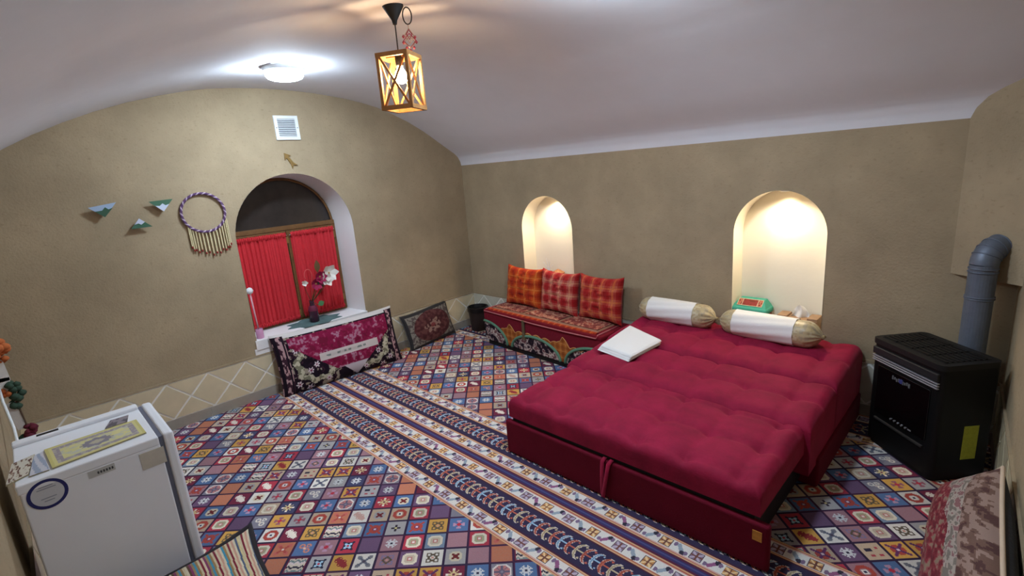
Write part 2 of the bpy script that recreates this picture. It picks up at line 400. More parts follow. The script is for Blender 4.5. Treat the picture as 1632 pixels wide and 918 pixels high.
        for kk, cc in enumerate(((214, 200, 176), (46, 40, 60), (206, 190, 170), (110, 130, 130), (220, 200, 200))): P((s == kk) & (r < .84), cc)
    elif t == 'T':
        P(((abs(a) < .06) | (abs(b) < .06)) & (r < .42), (50, 40, 56)); P(e < .1, (204, 190, 120))
    elif t == 'V':
        P((np.minimum(abs(a), abs(b)) < .3) & (r < .5) | (abs(abs(a)-abs(b)) < .2) & (r < .62), (36, 36, 60)); P((abs(abs(a)-abs(b)) < .16) & (r < .4), (150, 190, 214)); P(e < .1, (190, 40, 60))
    return c
UX, UY = .0741, .0712
OX, OY = 1.8931, -2.5359
BANDS = [(-1.43, -2.197), (.41, -.365), (-3.225, -3.99)]
def in_band(y): return np.any([(y < a) & (y > b) for a, b in BANDS], 0)
def hidden(x, y):
    return ((x > 2.35) & (x < 3.5) & (y > -1.5) & (y < -.25)) | ((x > .8) & (x < 2.1) & (y > -.25)) | ((x > 1.6) & (x < 1.9) & (y < -3.3)) | ((y < -3.45))
def carpet():
    R = 18; Vs, Qs, Cs = [], [], []; nv = 0
    g = np.linspace(0, 1, R+1); s, t = np.meshgrid(g, g, indexing='ij'); gc = (np.arange(R)+.5)/R; sc, tc = np.meshgrid(gc, gc, indexing='ij')
    Q0 = gridquads(R, R); cache = {}
    for i in range(-60, 60):
        for j in range(-60, 60):
            cx = OX+(i+j+1)*UX; cy = OY+(i-j)*UY
            if not (-.08 < cx < 4.42 and -WID-.08 < cy < .08): continue
            if cy < -3.225-.08 or cy > -.365+.08 or (-2.197+.08 < cy < -1.43-.08): continue
            kk = 'carpet'
            code = TABLE[(j+3) % 8][(i+6+((j+3)//8)*4) % 10]
            line = (44, 30, 58) if (i*3+j) % 4 else (70, 28, 60)
            if cx > right_x(cy)+.07: continue
            if hidden(cx, cy) and cx < right_x(cy)-.08 and cx > .08 and cy > -WID+.08:
                x = OX+(i+np.array([0, 1, 1, 0])+j+np.array([0, 0, 1, 1]))*UX; y = OY+(i+np.array([0, 1, 1, 0])-j-np.array([0, 0, 1, 1]))*UY
                Vs.append(np.stack([x, y, 0*x], 1)); Qs.append(np.array([[3, 2, 1, 0]])+nv); Cs.append(np.array([CP[code[0]]], float)); nv += 4; continue
            if code not in cache:
                a = (sc-.5)*2/.96; b = (tc-.5)*2/.96; cache[code] = motif(code, a, b, 0)
            C = cache[code].copy()
            C *= (.90+.16*hsh(i, j, 5))
            edge = (np.minimum(np.minimum(sc, 1-sc), np.minimum(tc, 1-tc)) < .045); C[edge] = line
            x = OX+(i+s+j+t)*UX; y = OY+(i+s-j-t)*UY
            xc = OX+(i+sc+j+tc)*UX; yc = OY+(i+sc-j-tc)*UY
            keep = ((xc > .0) & (xc < right_x(yc)) & (yc < 0) & (yc > -WID) & ~in_band(yc-.004) | False).ravel()
            Vs.append(np.stack([x, y, 0*x], -1).reshape(-1, 3)); Qs.append(Q0[keep][:, ::-1]+nv); Cs.append(C.reshape(-1, 3)[keep]); nv += (R+1)**2
    # borders running the length of the room
    def strip(x0, x1, y0, y1, d, fn, z):
        nonlocal nv
        nx, ny = int((x1-x0)/d), max(1, int(round((y1-y0)/d)))
        x, y = np.meshgrid(np.linspace(x0, x1, nx+1), np.linspace(y0, y1, ny+1), indexing='ij')
        xc = x[:-1, :-1]+(x1-x0)/nx/2; yc = y[:-1, :-1]+(y1-y0)/ny/2
        C = fn(xc, (yc-y0)/(y1-y0), yc-(y0+y1)/2)
        Vs.append(np.stack([x, y, 0*x+z], -1).reshape(-1, 3)); Qs.append(gridquads(nx, ny)+nv); Cs.append(C.reshape(-1, 3)); nv += x.size
    OR, PK = (206, 150, 104), (206, 156, 140)
    def white(flip, ph):
        def fn(x, h, dy):
            if flip: h = 1-h; dy = -dy
            C = paint(x.shape, (212, 206, 198))
            C[h < .08] = OR; C[(h > .08) & (h < .14)] = (170, 80, 60); C[(h > .14) & (h < .2)] = PK
            C[h > .93] = OR; C[(h > .87) & (h < .93)] = (176, 96, 66)
            q = (x-ph)/.14; kx = np.floor(q); a = (q-kx-.5)*.14; b = dy-.003
            sq = (abs(a) < .027) & (abs(b) < .027); odd = (kx % 2) == 0
            C[sq & odd] = (196, 128, 62); C[sq & ~odd] = (128, 104, 128)
            ptl = sq & (np.abs(np.abs(a)-np.abs(b)) < .007) & (np.hypot(a, b) > .007); C[ptl & odd] = (226, 190, 130); C[ptl & ~odd] = (176, 160, 180)
            C[sq & ((np.abs(a) > .0235) | (np.abs(b) > .0235))] = (84, 66, 76); C[sq & ((np.abs(a) < .003) | (np.abs(b) < .003))] = (110, 60, 50)
            a2 = a-np.where(a > 0, .07, -.07); sg = np.where(kx % 2 == 0, 1, -1)*np.where(a > 0, 1, -1)
            d = (a2*.78+b*sg*.62); l = (-a2*.62*sg+b*.78)
            bar = (np.abs(d) < .009) & (np.abs(l) < .03); C[bar] = np.where((np.floor(q+.5) % 3 == 0)[..., None], (140, 76, 118), (136, 150, 164))[bar]
            C[(np.hypot(d, l-.024*np.where(np.floor(q+.5) % 2 == 0, 1, -1)) < .0125)] = (44, 40, 56)
            for s_ in (-1, 1):
                C[(np.hypot((a2-s_*.028)*1.5, b+s_*.014*sg) < .013)] = (116, 92, 124)
            return C
        return fn
    def chain(ph, sg=1):
        cols = np.array([(138, 176, 204), (190, 84, 62), (190, 170, 130), (190, 84, 62)], float)
        def fn(x, h, dy):
            C = paint(x.shape, (44, 36, 66)); C[(h < .05) | (h > .95)] = (72, 26, 44)
            for off in (-1, 0, 1):
                q = np.floor((x-ph)/.0445)+off; xc = ph+q*.0445+.022; a = (x-xc)*1.0; b = dy
                col = cols[(q.astype(int)) % 4]
                arc = a-.020+13.5*b*b*-1+.0
                body = (np.abs(a-(-.014)-5*b*b-2600*b**4) < .0062) & (np.abs(b) < .048)
                hook = (np.hypot(a-.020, np.abs(b)-.038) < .0055)
                stem = (np.abs(b) < .0045) & (a > -.012) & (a < .030)
                rim = (np.abs(a-(-.014)-5*b*b-2600*b**4) < .0082) & (np.abs(b) < .051) & (a > -.03)
                C[rim & ~body & (np.abs(b) > .01)] = (204, 190, 176)
                mk = body | hook | stem; C[mk] = col[mk]
                core = (np.abs(a-(-.014)-5*b*b-2600*b**4) < .002) & (np.abs(b) < .042); C[core] = (col*.72)[core]
            return C
        return fn
    def plain(x, h, dy):
        C = paint(x.shape, (48, 42, 92)); C[(h < .22) | (h > .78)] = (84, 28, 50); C[(h > .45) & (h < .6)] = (64, 66, 118); return C
    X0, X1, z = .0, 4.40, .0009
    for base, d in ((-1.8135, .0038), (-1.8135+1.832, .009), (-1.8135-1.797, .012)):
        for (u0, u1, fn) in ((-.3835, -.2925, white(False, .0)), (-.2925, -.1235, chain(.0)), (-.1235, -.0215, white(True, .07)), (-.0215, .0295, plain), (.0295, .1225, white(False, .07)), (.1225, .2915, chain(.02)), (.2915, .3835, white(True, .03))):
            y0, y1 = base+u0, base+u1
            if y0 > 0 or y1 < -WID: continue
            strip(X0, right_x(max(y0, -WID))-.004 if y1 > 0 else right_x(y1)-.004, max(y0, -WID), min(y1, 0), d, fn, z)
    V = np.concatenate(Vs); Q = np.concatenate(Qs); C = np.concatenate(Cs)
    C = (C*.86+C.mean(1, keepdims=True)*.14)*.98+13; C = np.clip(lin(C), 0, 1)
    us, inv = np.unique(Q, return_inverse=True); V = V[us]; Q = inv.reshape(-1, 4)
    o = quadmesh('carpet', V, Q, C, M_carpet)
    tag(o, 'wall to wall woven carpet of small coloured diamonds with dark chain-pattern border bands', 'carpet')
carpet()

# ------------------------------------------------------------------ soft shapes
def keep(o, root):
    o.parent = root; o.matrix_parent_inverse = Matrix.Translation(-root.location); return o
def softbox(name, x0, x1, y0, y1, z0, z1, r, m, nx, ny, ztop=None, p=3.2, root=None):
    """upholstered block: rounded top edges, ztop(x,y) adds relief on the top"""
    H = z1-z0
    def axis(a, b, n):
        arc = [(a+r-r*math.cos(t), r-r*math.sin(t)) for t in np.linspace(0, PI/2, 7)]
        c = [(a, H)]+[(a, r+(H-r)*k/3) for k in (2, 1)]+arc
        mid = [(a+r+(b-a-2*r)*k/n, 0) for k in range(1, n)]
        d = [(a+b-x, q) for x, q in c[::-1]]
        return np.array(c+mid+d)
    X = axis(x0, x1, nx); Y = axis(y0, y1, ny)
    xx, yy = np.meshgrid(X[:, 0], Y[:, 0], indexing='ij'); dx, dy = np.meshgrid(X[:, 1], Y[:, 1], indexing='ij')
    drop = np.minimum(H, (dx**p+dy**p)**(1/p))
    zz = z1-drop
    if ztop is not None: zz = zz+ztop(xx, yy)*np.clip(1-drop/r, 0, 1)
    V = np.stack([xx, yy, zz], -1).reshape(-1, 3)
    o = quadmesh(name, V, gridquads(len(X)-1, len(Y)-1), None, m, None, True)
    if root: keep(o, root)
    return o
def pillow(root, L, H, T, front, back, nu=90, nv=44, pinch=.03, ear=.0, sag=0, shear=0, piping=None, bmat=None, power=.5, fname='front_cover', wr=.006):
    """root's local frame: x to the right, z up from the base, front faces -y"""
    def shape(u, v, sgn):
        a, b = 2*u-1, 2*v-1
        f = np.clip((1-np.abs(a)**3.2)*(1-np.abs(b)**3.2), 0, 1)**power
        x = a*L/2*(1-pinch*(1-b*b))+ear*np.sign(a)*np.abs(a*b)**4; z = H/2+b*H/2*(1-pinch*1.4*(1-a*a))+ear*np.sign(b)*np.abs(a*b)**4-sag*(1-a*a)*(v**2)
        x = x+shear*v
        w = wr*(vnoise(a*7+3, b*7, 9)-.5)*f
        return x, sgn*(T/2*f+w), z
    o1 = gridsurf(fname, lambda u, v: shape(u, v, -1), nu, nv, M_fab, front, root)
    if callable(back): o2 = gridsurf('back_cover', lambda u, v: shape(u, v, 1), nu//2, nv//2, M_fab, back, root, flip=True)
    else: o2 = gridsurf('back_cover', lambda u, v: shape(u, v, 1), nu//2, nv//2, back, None, root, flip=True)
    if piping:
        t = np.linspace(0, 1, 60, endpoint=False); pts = []
        for k in t:
            s = k*4; e = s-int(s)
            u, v = ((e, 0), (1, e), (1-e, 1), (0, 1-e))[int(s)]
            x, y, z = shape(np.array(u), np.array(v), 1); pts.append((float(x), float(y), float(z)))
        MB().tube(pts, piping[1], 6, True).build('piping', piping[0], root, True)
    return o1

# ------------------------------------------------------------------ sofa bed
def bed():
    root = empty('sofa_bed', (2.88, -.85, 0)); tag(root, 'large pulled-out sofa bed in crimson tufted velvet', 'bed')
    def tufts(x0, y0, s, sy, amp, ox=0):
        def fn(x, y):
            gx = (x-x0)/s+ox; gy = (y-y0)/sy
            fx = np.abs(gx-np.round(gx)); fy = np.abs(gy-np.round(gy))
            seam = amp*.55*(np.exp(-(fx*s/.016)**2)*.8+np.exp(-(fy*sy/.016)**2)*.8)
            d = np.hypot(fx*s, fy*sy); pit = amp*1.5*np.exp(-(d/.035)**2)
            puff = amp*.9*np.sqrt(np.clip(np.sin(PI*np.clip(fx*2, 0, 1)/2)*np.sin(PI*np.clip(fy*2, 0, 1)/2), 0, 1))
            return puff-seam-pit+.006*(vnoise(x*3.1, y*3.1, 4)-.5)
        return fn
    sl = lambda f, k, y0: (lambda x, y: f(x, y)+k*(y-y0))
    # headward section by the wall, middle section, pulled-out front section
    softbox('mattress_section', 2.165, 3.60, -.615, -.015, .13, .448, .05, M_velvet, 66, 34, sl(tufts(2.28, -.32, .235, .30, .015), .05, -.3), root=root)
    softbox('mattress_section', 2.165, 3.60, -1.075, -.605, .13, .405, .05, M_velvet, 66, 30, sl(tufts(2.28, -.84, .235, .235, .012), .06, -.84), root=root)
    softbox('mattress_section', 2.175, 3.575, -1.640, -1.045, .238, .368, .055, M_velvet, 66, 34, sl(tufts(2.30, -1.35, .235, .24, .014), .03, -1.35), root=root)
    keep(MB().box((2.17, -.95, 0.003), (3.612, -.03, .16), bev=.012).build('base_frame', M_velvet_shade), root)
    keep(MB().box((2.147, -1.652, .004), (3.614, -1.615, .214), bev=.012).build('front_board', M_velvet_shade), root)
    for xr in (2.20, 3.50): keep(MB().box((xr, -1.62, .03), (xr+.035, -.95, .16), bev=.008).build('slide_rail', M_blackmat), root)
    keep(MB().box((2.19, -1.63, .17), (3.55, -1.06, .232), bev=.006).build('slat_deck', M_blackmat), root)
    # pull strap: a loop of velvet ribbon hanging over the front board
    pts = []
    path1 = [(2.845, -1.64, .225), (2.842, -1.662, .21), (2.838, -1.664, .12), (2.836, -1.663, .02)]
    path2 = [(2.885, -1.64, .225), (2.880, -1.666, .21), (2.860, -1.670, .10), (2.842, -1.666, .012)]
    V = []; F = []
    mb = MB()
    for P in (path1, path2):
        k0 = len(mb.V)
        for (x, y, z) in P: mb.V += [(x-.011, y, z), (x+.011, y-.003, z), (x+.011, y+.001, z), (x-.011, y+.004, z)]
        for i in range(len(P)-1):
            for q in range(4): mb.F.append((k0+i*4+q, k0+i*4+(q+1) % 4, k0+i*4+4+(q+1) % 4, k0+i*4+4+q))
    keep(mb.build('pull_strap', M_velvet, None, True), root)
    o = keep(MB().box((3.552, -1.6545, .138), (3.588, -1.651, .182)).build('maker_tag', mat('tag_gold', rgb(190, 130, 52), .6, var=.2, vscale=80)), root)
    tag(o, 'small gold cloth tag')
bed()

# ------------------------------------------------------------------ bench sofa
FLOR = [(34, 24, 34), (150, 134, 132), (196, 182, 172), (112, 74, 78), (70, 44, 54)]
def floral(x, y, k=0, pal=FLOR, sc=1.0):
    n = vnoise(x*38*sc, y*38*sc, k)*.6+vnoise(x*80*sc, y*80*sc, k+1)*.4; C = paint(x.shape, pal[0])
    for lim, c in zip((.42, .52, .60, .68), (pal[4], pal[1], pal[2], pal[3])): C[n > lim] = c
    return C
def plaid(x, y, base, l1, l2, l3, s=.115):
    f = lambda t: (np.abs((t/s) % 1-.5) < .22); g = lambda t: (np.abs((t/s+.5) % 1-.5) < .10); h = lambda t: (np.abs((t/s) % 1-.5) < .05)
    C = paint(x.shape, base); B = np.array
    a = f(x)*.5+f(y)*.5; C = C*(1-a[..., None]*.75)+B(l1)*(a[..., None]*.75)
    b = g(x)*.5+g(y)*.5; C = C*(1-b[..., None]*.6)+B(l2)*(b[..., None]*.6)
    c = (h(x) | h(y)); C[c] = C[c]*.55+B(l3)*.45
    return C*(.93+.14*vnoise(x*260, y*260, 2))[..., None]
def bench():
    ang = math.radians(-3.2); LN, D = 1.42, .385
    root = empty('chest_bench', (.628, -.012, 0), (0, 0, ang)); tag(root, 'low chest bench with carpet-patterned seat and maroon front with orange flames', 'bench')
    MB().box((0, -D, .045), (LN, 0, .345), bev=.012).build('chest', M_maroon, root)
    # dark plinth, set straight along the wall
    pl = MB().box((.02, -D+.012, 0), (LN-.02, -.01, .05)).build('plinth', M_blackmat, root)
    # lid with maroon rim and patterned seat panels
    MB().box((-.006, -D-.008, .318), (LN+.006, .0, .352), bev=.010).build('lid', M_maroon, root)
    red = [(118, 48, 44), (176, 116, 92), (196, 158, 132), (160, 74, 58), (140, 70, 62)]
    w = (LN-.13)/3
    for k in range(3):
        a = .045+k*w+.002; b = .045+(k+1)*w-.002
        def colf(u, v, k=k):
            x = u*(b-a); y = v*.27; C = floral(x, y, 3+k, red, 1.1)
            e = np.minimum(np.minimum(x, b-a-x), np.minimum(y, .27-y)); C[e < .012] = (150, 110, 90); C[(e > .012) & (e < .018)] = (60, 26, 26); return C
        def f(u, v, a=a, b=b):
            q = np.clip(np.minimum(np.minimum(u, 1-u)*(b-a), np.minimum(v, 1-v)*.285)/.02, 0, 1)
            return a+u*(b-a), -.035-.285*(1-v), .350+.016*np.sqrt(q)
        gridsurf('seat_panel', f, 64, 44, M_fab, colf, root)
    gridsurf('seat_border', lambda u, v: (.03+u*(LN-.10), -D+.012+v*.052, .353+.008*np.sin(PI*v)), 160, 8, M_fab, lambda u, v: plaid(u*LN, v*.06, (150, 46, 22), (196, 92, 40), (110, 26, 20), (212, 130, 70), .07), root)
    z = .338
    MB().tube([(.035, -.05, .356), (.024, -D+.01, .356), (.012, -D-.010, z), (.35, -D-.013, z-.004), (.7, -D-.014, z-.012), (1.05, -D-.014, z-.012), (LN-.045, -D-.012, z-.006), (LN-.04, -D+.004, .356), (LN-.05, -.05, .356)], .006, 6).build('piping', M_pinkcord, root, True)
    # front covering
    ARCS = [(0, .32, .19), (.685, .30, .15), (1.40, .36, .19)]
    def flame(x):
        p = .055*np.clip(1-np.abs(x-.36)/.07, 0, 1)+.065*np.clip(1-np.abs(x-1.02)/.07, 0, 1)
        return .205+.030*np.abs(np.sin(x*PI/.11))*.7+p-.03*np.clip(np.abs(x-.69)/.7, 0, 1)
    Z0, Z1 = .05, .322
    def colf(u, v):
        x = u*LN; zz = Z0+v*(Z1-Z0); C = paint(x.shape, (110, 20, 36)); fl = zz < flame(x)
        C[fl] = plaid(x, zz, (150, 84, 34), (182, 108, 50), (120, 50, 28), (200, 150, 90), .06)[fl]
        for cx, rx, rz in ARCS:
            i = ((x-cx)/rx)**2+((zz-Z0)/rz)**2 < 1; C[i] = floral(x, zz, 11, sc=.8)[i]
        return C*(.94+.12*vnoise(x*200, zz*200, 5))[..., None]
    gridsurf('front_cover', lambda u, v: (u*LN, -D-.003-.004*np.sin(PI*v), Z0+v*(Z1-Z0)), 240, 46, M_fab, colf, root)
    for cx, rx, rz in ARCS:
        ts = [t for t in np.linspace(0, PI, 41) if 0 <= cx+rx*math.cos(t) <= LN]
        MB().tube([(cx+rx*math.cos(t), -D-.009, Z0+rz*math.sin(t)) for t in ts], .0125, 8).build('arch_cord', M_green, root, True)
    xs = np.linspace(.24, 1.24, 180)
    MB().tube([(x, -D-.008, float(flame(x))) for x in xs], .0032, 5).build('flame_cord', mat('ochre_cord', rgb(206, 150, 90), .85), root, True)
    MB().box((.545, -D-.022, .165), (.575, -D-.008, .335), bev=.003).box((.54, -D-.024, .16), (.58, -D-.006, .185), bev=.003).build('hasp', mat('old_hasp', rgb(112, 100, 76), .5, metal=.5), root)
    return root
bench()
# plaid back cushions leaning on the wall
PL = [dict(base=(168, 52, 26), l1=(206, 96, 36), l2=(130, 28, 24), l3=(222, 150, 70)), dict(base=(160, 34, 36), l1=(196, 140, 118), l2=(140, 24, 30), l3=(214, 170, 120)), dict(base=(156, 32, 32), l1=(190, 112, 84), l2=(138, 24, 28), l3=(212, 130, 60))]
for k, (x, dz, lab, rz) in enumerate([(.905, .0, 'orange-red plaid cushion on the bench nearest the room corner', .05), (1.345, -.004, 'pale-checked red plaid cushion in the middle of the three on the bench', -.06), (1.795, .0, 'red and orange plaid cushion on the bench nearest the red bed', -.07)]):
    r = empty('plaid_cushion', (x, -.145-.012*k, .368), (math.radians(-9), math.radians(1.5*(1-k)), rz-.03)); tag(r, lab, 'cushion', 'plaid cushions on the bench')
    pillow(r, .43, .36, .15, lambda u, v, q=PL[k]: plaid(u*.45, v*.37, **q), lambda u, v, q=PL[k]: plaid(u*.45, v*.37, **q), 90, 76, .035, .018, power=.40, wr=.02)

# ------------------------------------------------------------------ floor cushions
def rug_big(u, v):
    x, y = u*1.06, v*.49; C = floral(x, y, 21, [(28, 18, 28), (36, 22, 34), (60, 34, 46), (150, 140, 124), (30, 18, 30)], .9)
    a = np.abs(u-.5)
    for s in (-1, 1):      # cream scroll and flowers in the side fields
        dx = (u-.5-s*.215)*1.06*s; dy = (v-.42)*.49
        e = np.hypot(dx*1.0, dy*1.15); band = (np.abs(e-.165-.012*np.sin(np.arctan2(dy, dx)*9)) < .026) & (dx > -.19)
        C[band] = (186, 180, 156); C[band & (vnoise(x*70, y*70, 8) > .55)] = (120, 116, 96)
        for (fx, fy) in ((.02, -.02), (.075, -.055), (.16, .13), (.18, -.14), (.1, -.19), (-.06, -.16)):
            rr = np.hypot(dx-fx, dy-fy); th = np.arctan2(dy-fy, dx-fx); p_ = rr < .026*(.75+.25*np.cos(6*th)); C[p_] = (206, 190, 196); C[rr < .008] = (120, 50, 70)
    a2 = np.abs(u-.55); field = (v > .20+np.clip(a2-.13, 0, 1)*1.75) & (v < .90) & (u > .1) & (u < .93)
    mg = vnoise(x*30, y*30, 31)*.6+vnoise(x*75, y*75, 32)*.4
    Fl = paint(x.shape, (128, 24, 62)); Fl[mg > .56] = (144, 48, 82); Fl[mg > .67] = (164, 112, 132); Fl[mg < .33] = (112, 24, 52)
    C[field] = Fl[field]
    bnd = (v > .41) & (v < .53) & (a2 < .25); C[bnd] = (200, 190, 186); C[bnd & (np.abs(v-.47) < .02) & (vnoise(x*50, y*20, 7) > .55) & (a2 < .2)] = (130, 136, 132)
    tri = (v < .22) & (v > .22-.22*(1-np.abs(u-.58)/.11)) & (np.abs(u-.58) < .11); C[tri] = (190, 178, 184)
    C[v > .925] = (206, 200, 196)
    for m_, uu in ((u < .085, u), (u > .925, 1-u)):
        st = m_ & (v < .97); C[st] = (176, 140, 142); C[st & (vnoise(u*90, v*26, 12) > .5)] = (58, 34, 46); C[st & ((np.abs(uu-.018) < .01) | (np.abs(uu-.07) < .007))] = (30, 20, 30)
    return C
r = empty('floor_cushion', (.185, -1.665, .0), (math.radians(-13), 0, math.radians(90-4.5))); tag(r, 'long magenta and black carpet-covered cushion leaning under the window', 'cushion')
pillow(r, 1.06, .50, .15, rug_big, mat('cushion_back', rgb(44, 28, 38), .9), 170, 84, .015, .01, sag=.0)
def rug_small(u, v):
    x, y = u*.60, v*.40; C = floral(x, y, 41, [(74, 66, 62), (96, 88, 82), (120, 112, 104), (60, 46, 48), (84, 74, 70)], 1.2)
    e = np.minimum(np.minimum(x, .60-x), np.minimum(y, .40-y)); C[e < .028] = (52, 50, 50); b = (e > .028) & (e < .085); C[b] = (128, 122, 112); C[b & (vnoise(x*60, y*60, 42) > .52)] = (88, 78, 76)
    d = np.hypot((u-.52)/.40, (v-.5)/.44); md = d < 1; q = vnoise(x*45, y*45, 43)
    C[md] = (82, 44, 46); C[md & (q > .6)] = (98, 60, 58); C[md & (q < .3)] = (70, 38, 40)
    th = np.arctan2(v-.5, (u-.52)*1.5); fl = d < .42+.08*np.cos(8*th); C[fl & (q > .42)] = (140, 110, 100); C[d < .13] = (120, 60, 60)
    return C
r = empty('floor_cushion', (.105, -.67, .004), (math.radians(-14), math.radians(-3), math.radians(90+5))); tag(r, 'small brown carpet-covered cushion leaning on the wall beside the bin', 'cushion')
pillow(r, .585, .35, .12, rug_small, mat('cushion_back_grey', rgb(60, 58, 56), .9), 110, 70, .02, .012, piping=(mat('grey_cord', rgb(84, 80, 76), .9), .005))
def rug_right(u, v):
    x, y = u*.95, v*.50; q = vnoise(x*42, y*42, 51)*.6+vnoise(x*90, y*90, 52)*.4
    C = paint(x.shape, (110, 84, 74)); C[q > .56] = (146, 122, 112); C[q < .36] = (84, 58, 56)
    b = (v < .80) & (u > .0); C[b] = (164, 152, 142); C[b & (q > .56)] = (120, 112, 104); C[b & (q < .36)] = (136, 96, 98)
    d = np.hypot((u-.5)/.55, (v-.15)/.50)+.05*np.cos(14*np.arctan2(v-.22, u-.58)); md = d < 1; C[md] = (128, 44, 54); C[md & (q > .56)] = (146, 84, 84); C[md & (q < .38)] = (108, 34, 46); C[md & (q > .66)] = (140, 118, 100)
    return C
r = empty('floor_cushion', (4.085, -1.20, .012), (math.radians(-20), 0, math.radians(-90+2))); tag(r, 'faded red and brown carpet cushion slumped against the wall near the stove', 'cushion')
pillow(r, 1.25, .43, .17, rug_right, mat('charcoal_cloth', rgb(58, 60, 66), .9, bump=.2, bscale=90), 220, 100, .02, .01, piping=(M_cream, .007), shear=.5)
STR = [(196, 182, 150), (70, 66, 68), (206, 196, 170), (150, 128, 92), (188, 170, 130), (120, 36, 52), (206, 196, 170), (84, 96, 120), (70, 140, 166), (170, 196, 206), (206, 190, 160), (96, 70, 56), (200, 186, 140), (150, 120, 80), (160, 60, 64), (196, 150, 130), (128, 60, 96), (206, 200, 176)]
def stripes(u, v):
    k = np.floor((u+.012*np.sin(v*5))*88).astype(int); s = np.array(STR, float)[(k*5+(k//9)) % len(STR)]
    return s*(.92+.16*vnoise(u*300, v*120, 61))[..., None]
r = empty('floor_cushion', (2.65, -3.36, .085), (math.radians(-72), math.radians(0), math.radians(90))); tag(r, 'striped kilim cushion with black edging at the foot of the white fridge', 'cushion')

# ------------------------------------------------------------------ bolsters and folded sheet on the bed
def bolster(loc, rz, label, L=.62, R=.094):
    root = empty('bolster', loc, (0, 0, rz)); tag(root, label, 'bolster', 'bolsters on the red bed')
    def colf(u, v):
        x = u*L; y = v*.6; n = vnoise(x*26, y*26, 71)*.6+vnoise(x*60, y*60, 72)*.4; C = paint(u.shape, (178, 162, 126)); C[n > .56] = (168, 150, 114); C[n > .66] = (190, 178, 146); C[n < .34] = (160, 148, 122); return C
    def f(u, v):
        a = 2*u-1; e = np.clip((1-np.abs(a))/.30, 0, 1); rr = R*np.clip(1-(1-e)**1.9, 0, 1)**.72
        th = 2*PI*v; rr = np.maximum(rr*(1+.10*(1-e)*np.sin(th*13+np.sin(th*4))), .010)
        zz = rr*np.sin(th); return a*L/2, rr*np.cos(th), np.maximum(zz, -R*.93)
    gridsurf('satin_cover', f, 60, 64, mat('gold_satin', (1, 1, 1), .38, attr=True, spec=.5, sheen=.2), colf, root, flip=True)
    c = .34
    def g(u, v):
        a = (-.66+u*(.66+.56))
        th = 2*PI*v; rr = R*1.035+.002*np.sin(th*9+u*5); ex = 1+.02*np.abs(2*u-1)**6
        return a*L/2*.98, rr*ex*np.cos(th), np.maximum(rr*ex*np.sin(th), -R*.99)
    gridsurf('white_cover', g, 30, 64, M_cotton, None, root, flip=True)
    mk = mat('satin_knot', rgb(150, 134, 100), .45)
    for s in (-1, 1): MB().tube([(s*L*.485, 0, 0), (s*L*.495, 0, .002), (s*L*.505, .004, -.006)], [.016, .012, .018], 8).build('gathered_knot', mk, root, True)
bolster((2.470, -.165, .538), math.radians(-2), 'beige satin bolster with white cover on the bed near the bench', .60, .084)
bolster((3.115, -.195, .537), math.radians(-4), 'beige satin bolster with white cover on the bed below the lit niche', .63, .083)
def sheet():
    root = empty('folded_sheet', (2.37, -.60, .42)); tag(root, 'folded white bed sheet lying on the red bed', 'bed sheet')
    Q = [(2.262, -.838), (2.535, -.892), (2.59, -.585), (2.26, -.452)]
    for lay, (z, th, sc) in enumerate(((.441, .012, 1.0), (.453, .012, .99), (.465, .013, .975))):
        c = np.mean(Q, 0); P = [(c[0]+(x-c[0])*sc-.006*(2-lay), c[1]+(y-c[1])*sc-.004*(2-lay)) for x, y in Q]
        def f(u, v, P=P, z=z, th=th):
            x = (1-u)*(1-v)*P[0][0]+u*(1-v)*P[1][0]+u*v*P[2][0]+(1-u)*v*P[3][0]; y = (1-u)*(1-v)*P[0][1]+u*(1-v)*P[1][1]+u*v*P[2][1]+(1-u)*v*P[3][1]
            e = np.clip(np.minimum(np.minimum(u, 1-u), np.minimum(v, 1-v))/.035, 0, 1)
            return x, y, z+.10*(y+.6)+th*np.sqrt(np.clip(e*(2-e), 0, 1))-.004+.002*vnoise(u*6, v*6, 81+lay)
        keep(gridsurf('fold_layer', f, 30, 30, M_cotton, None), root)
sheet()

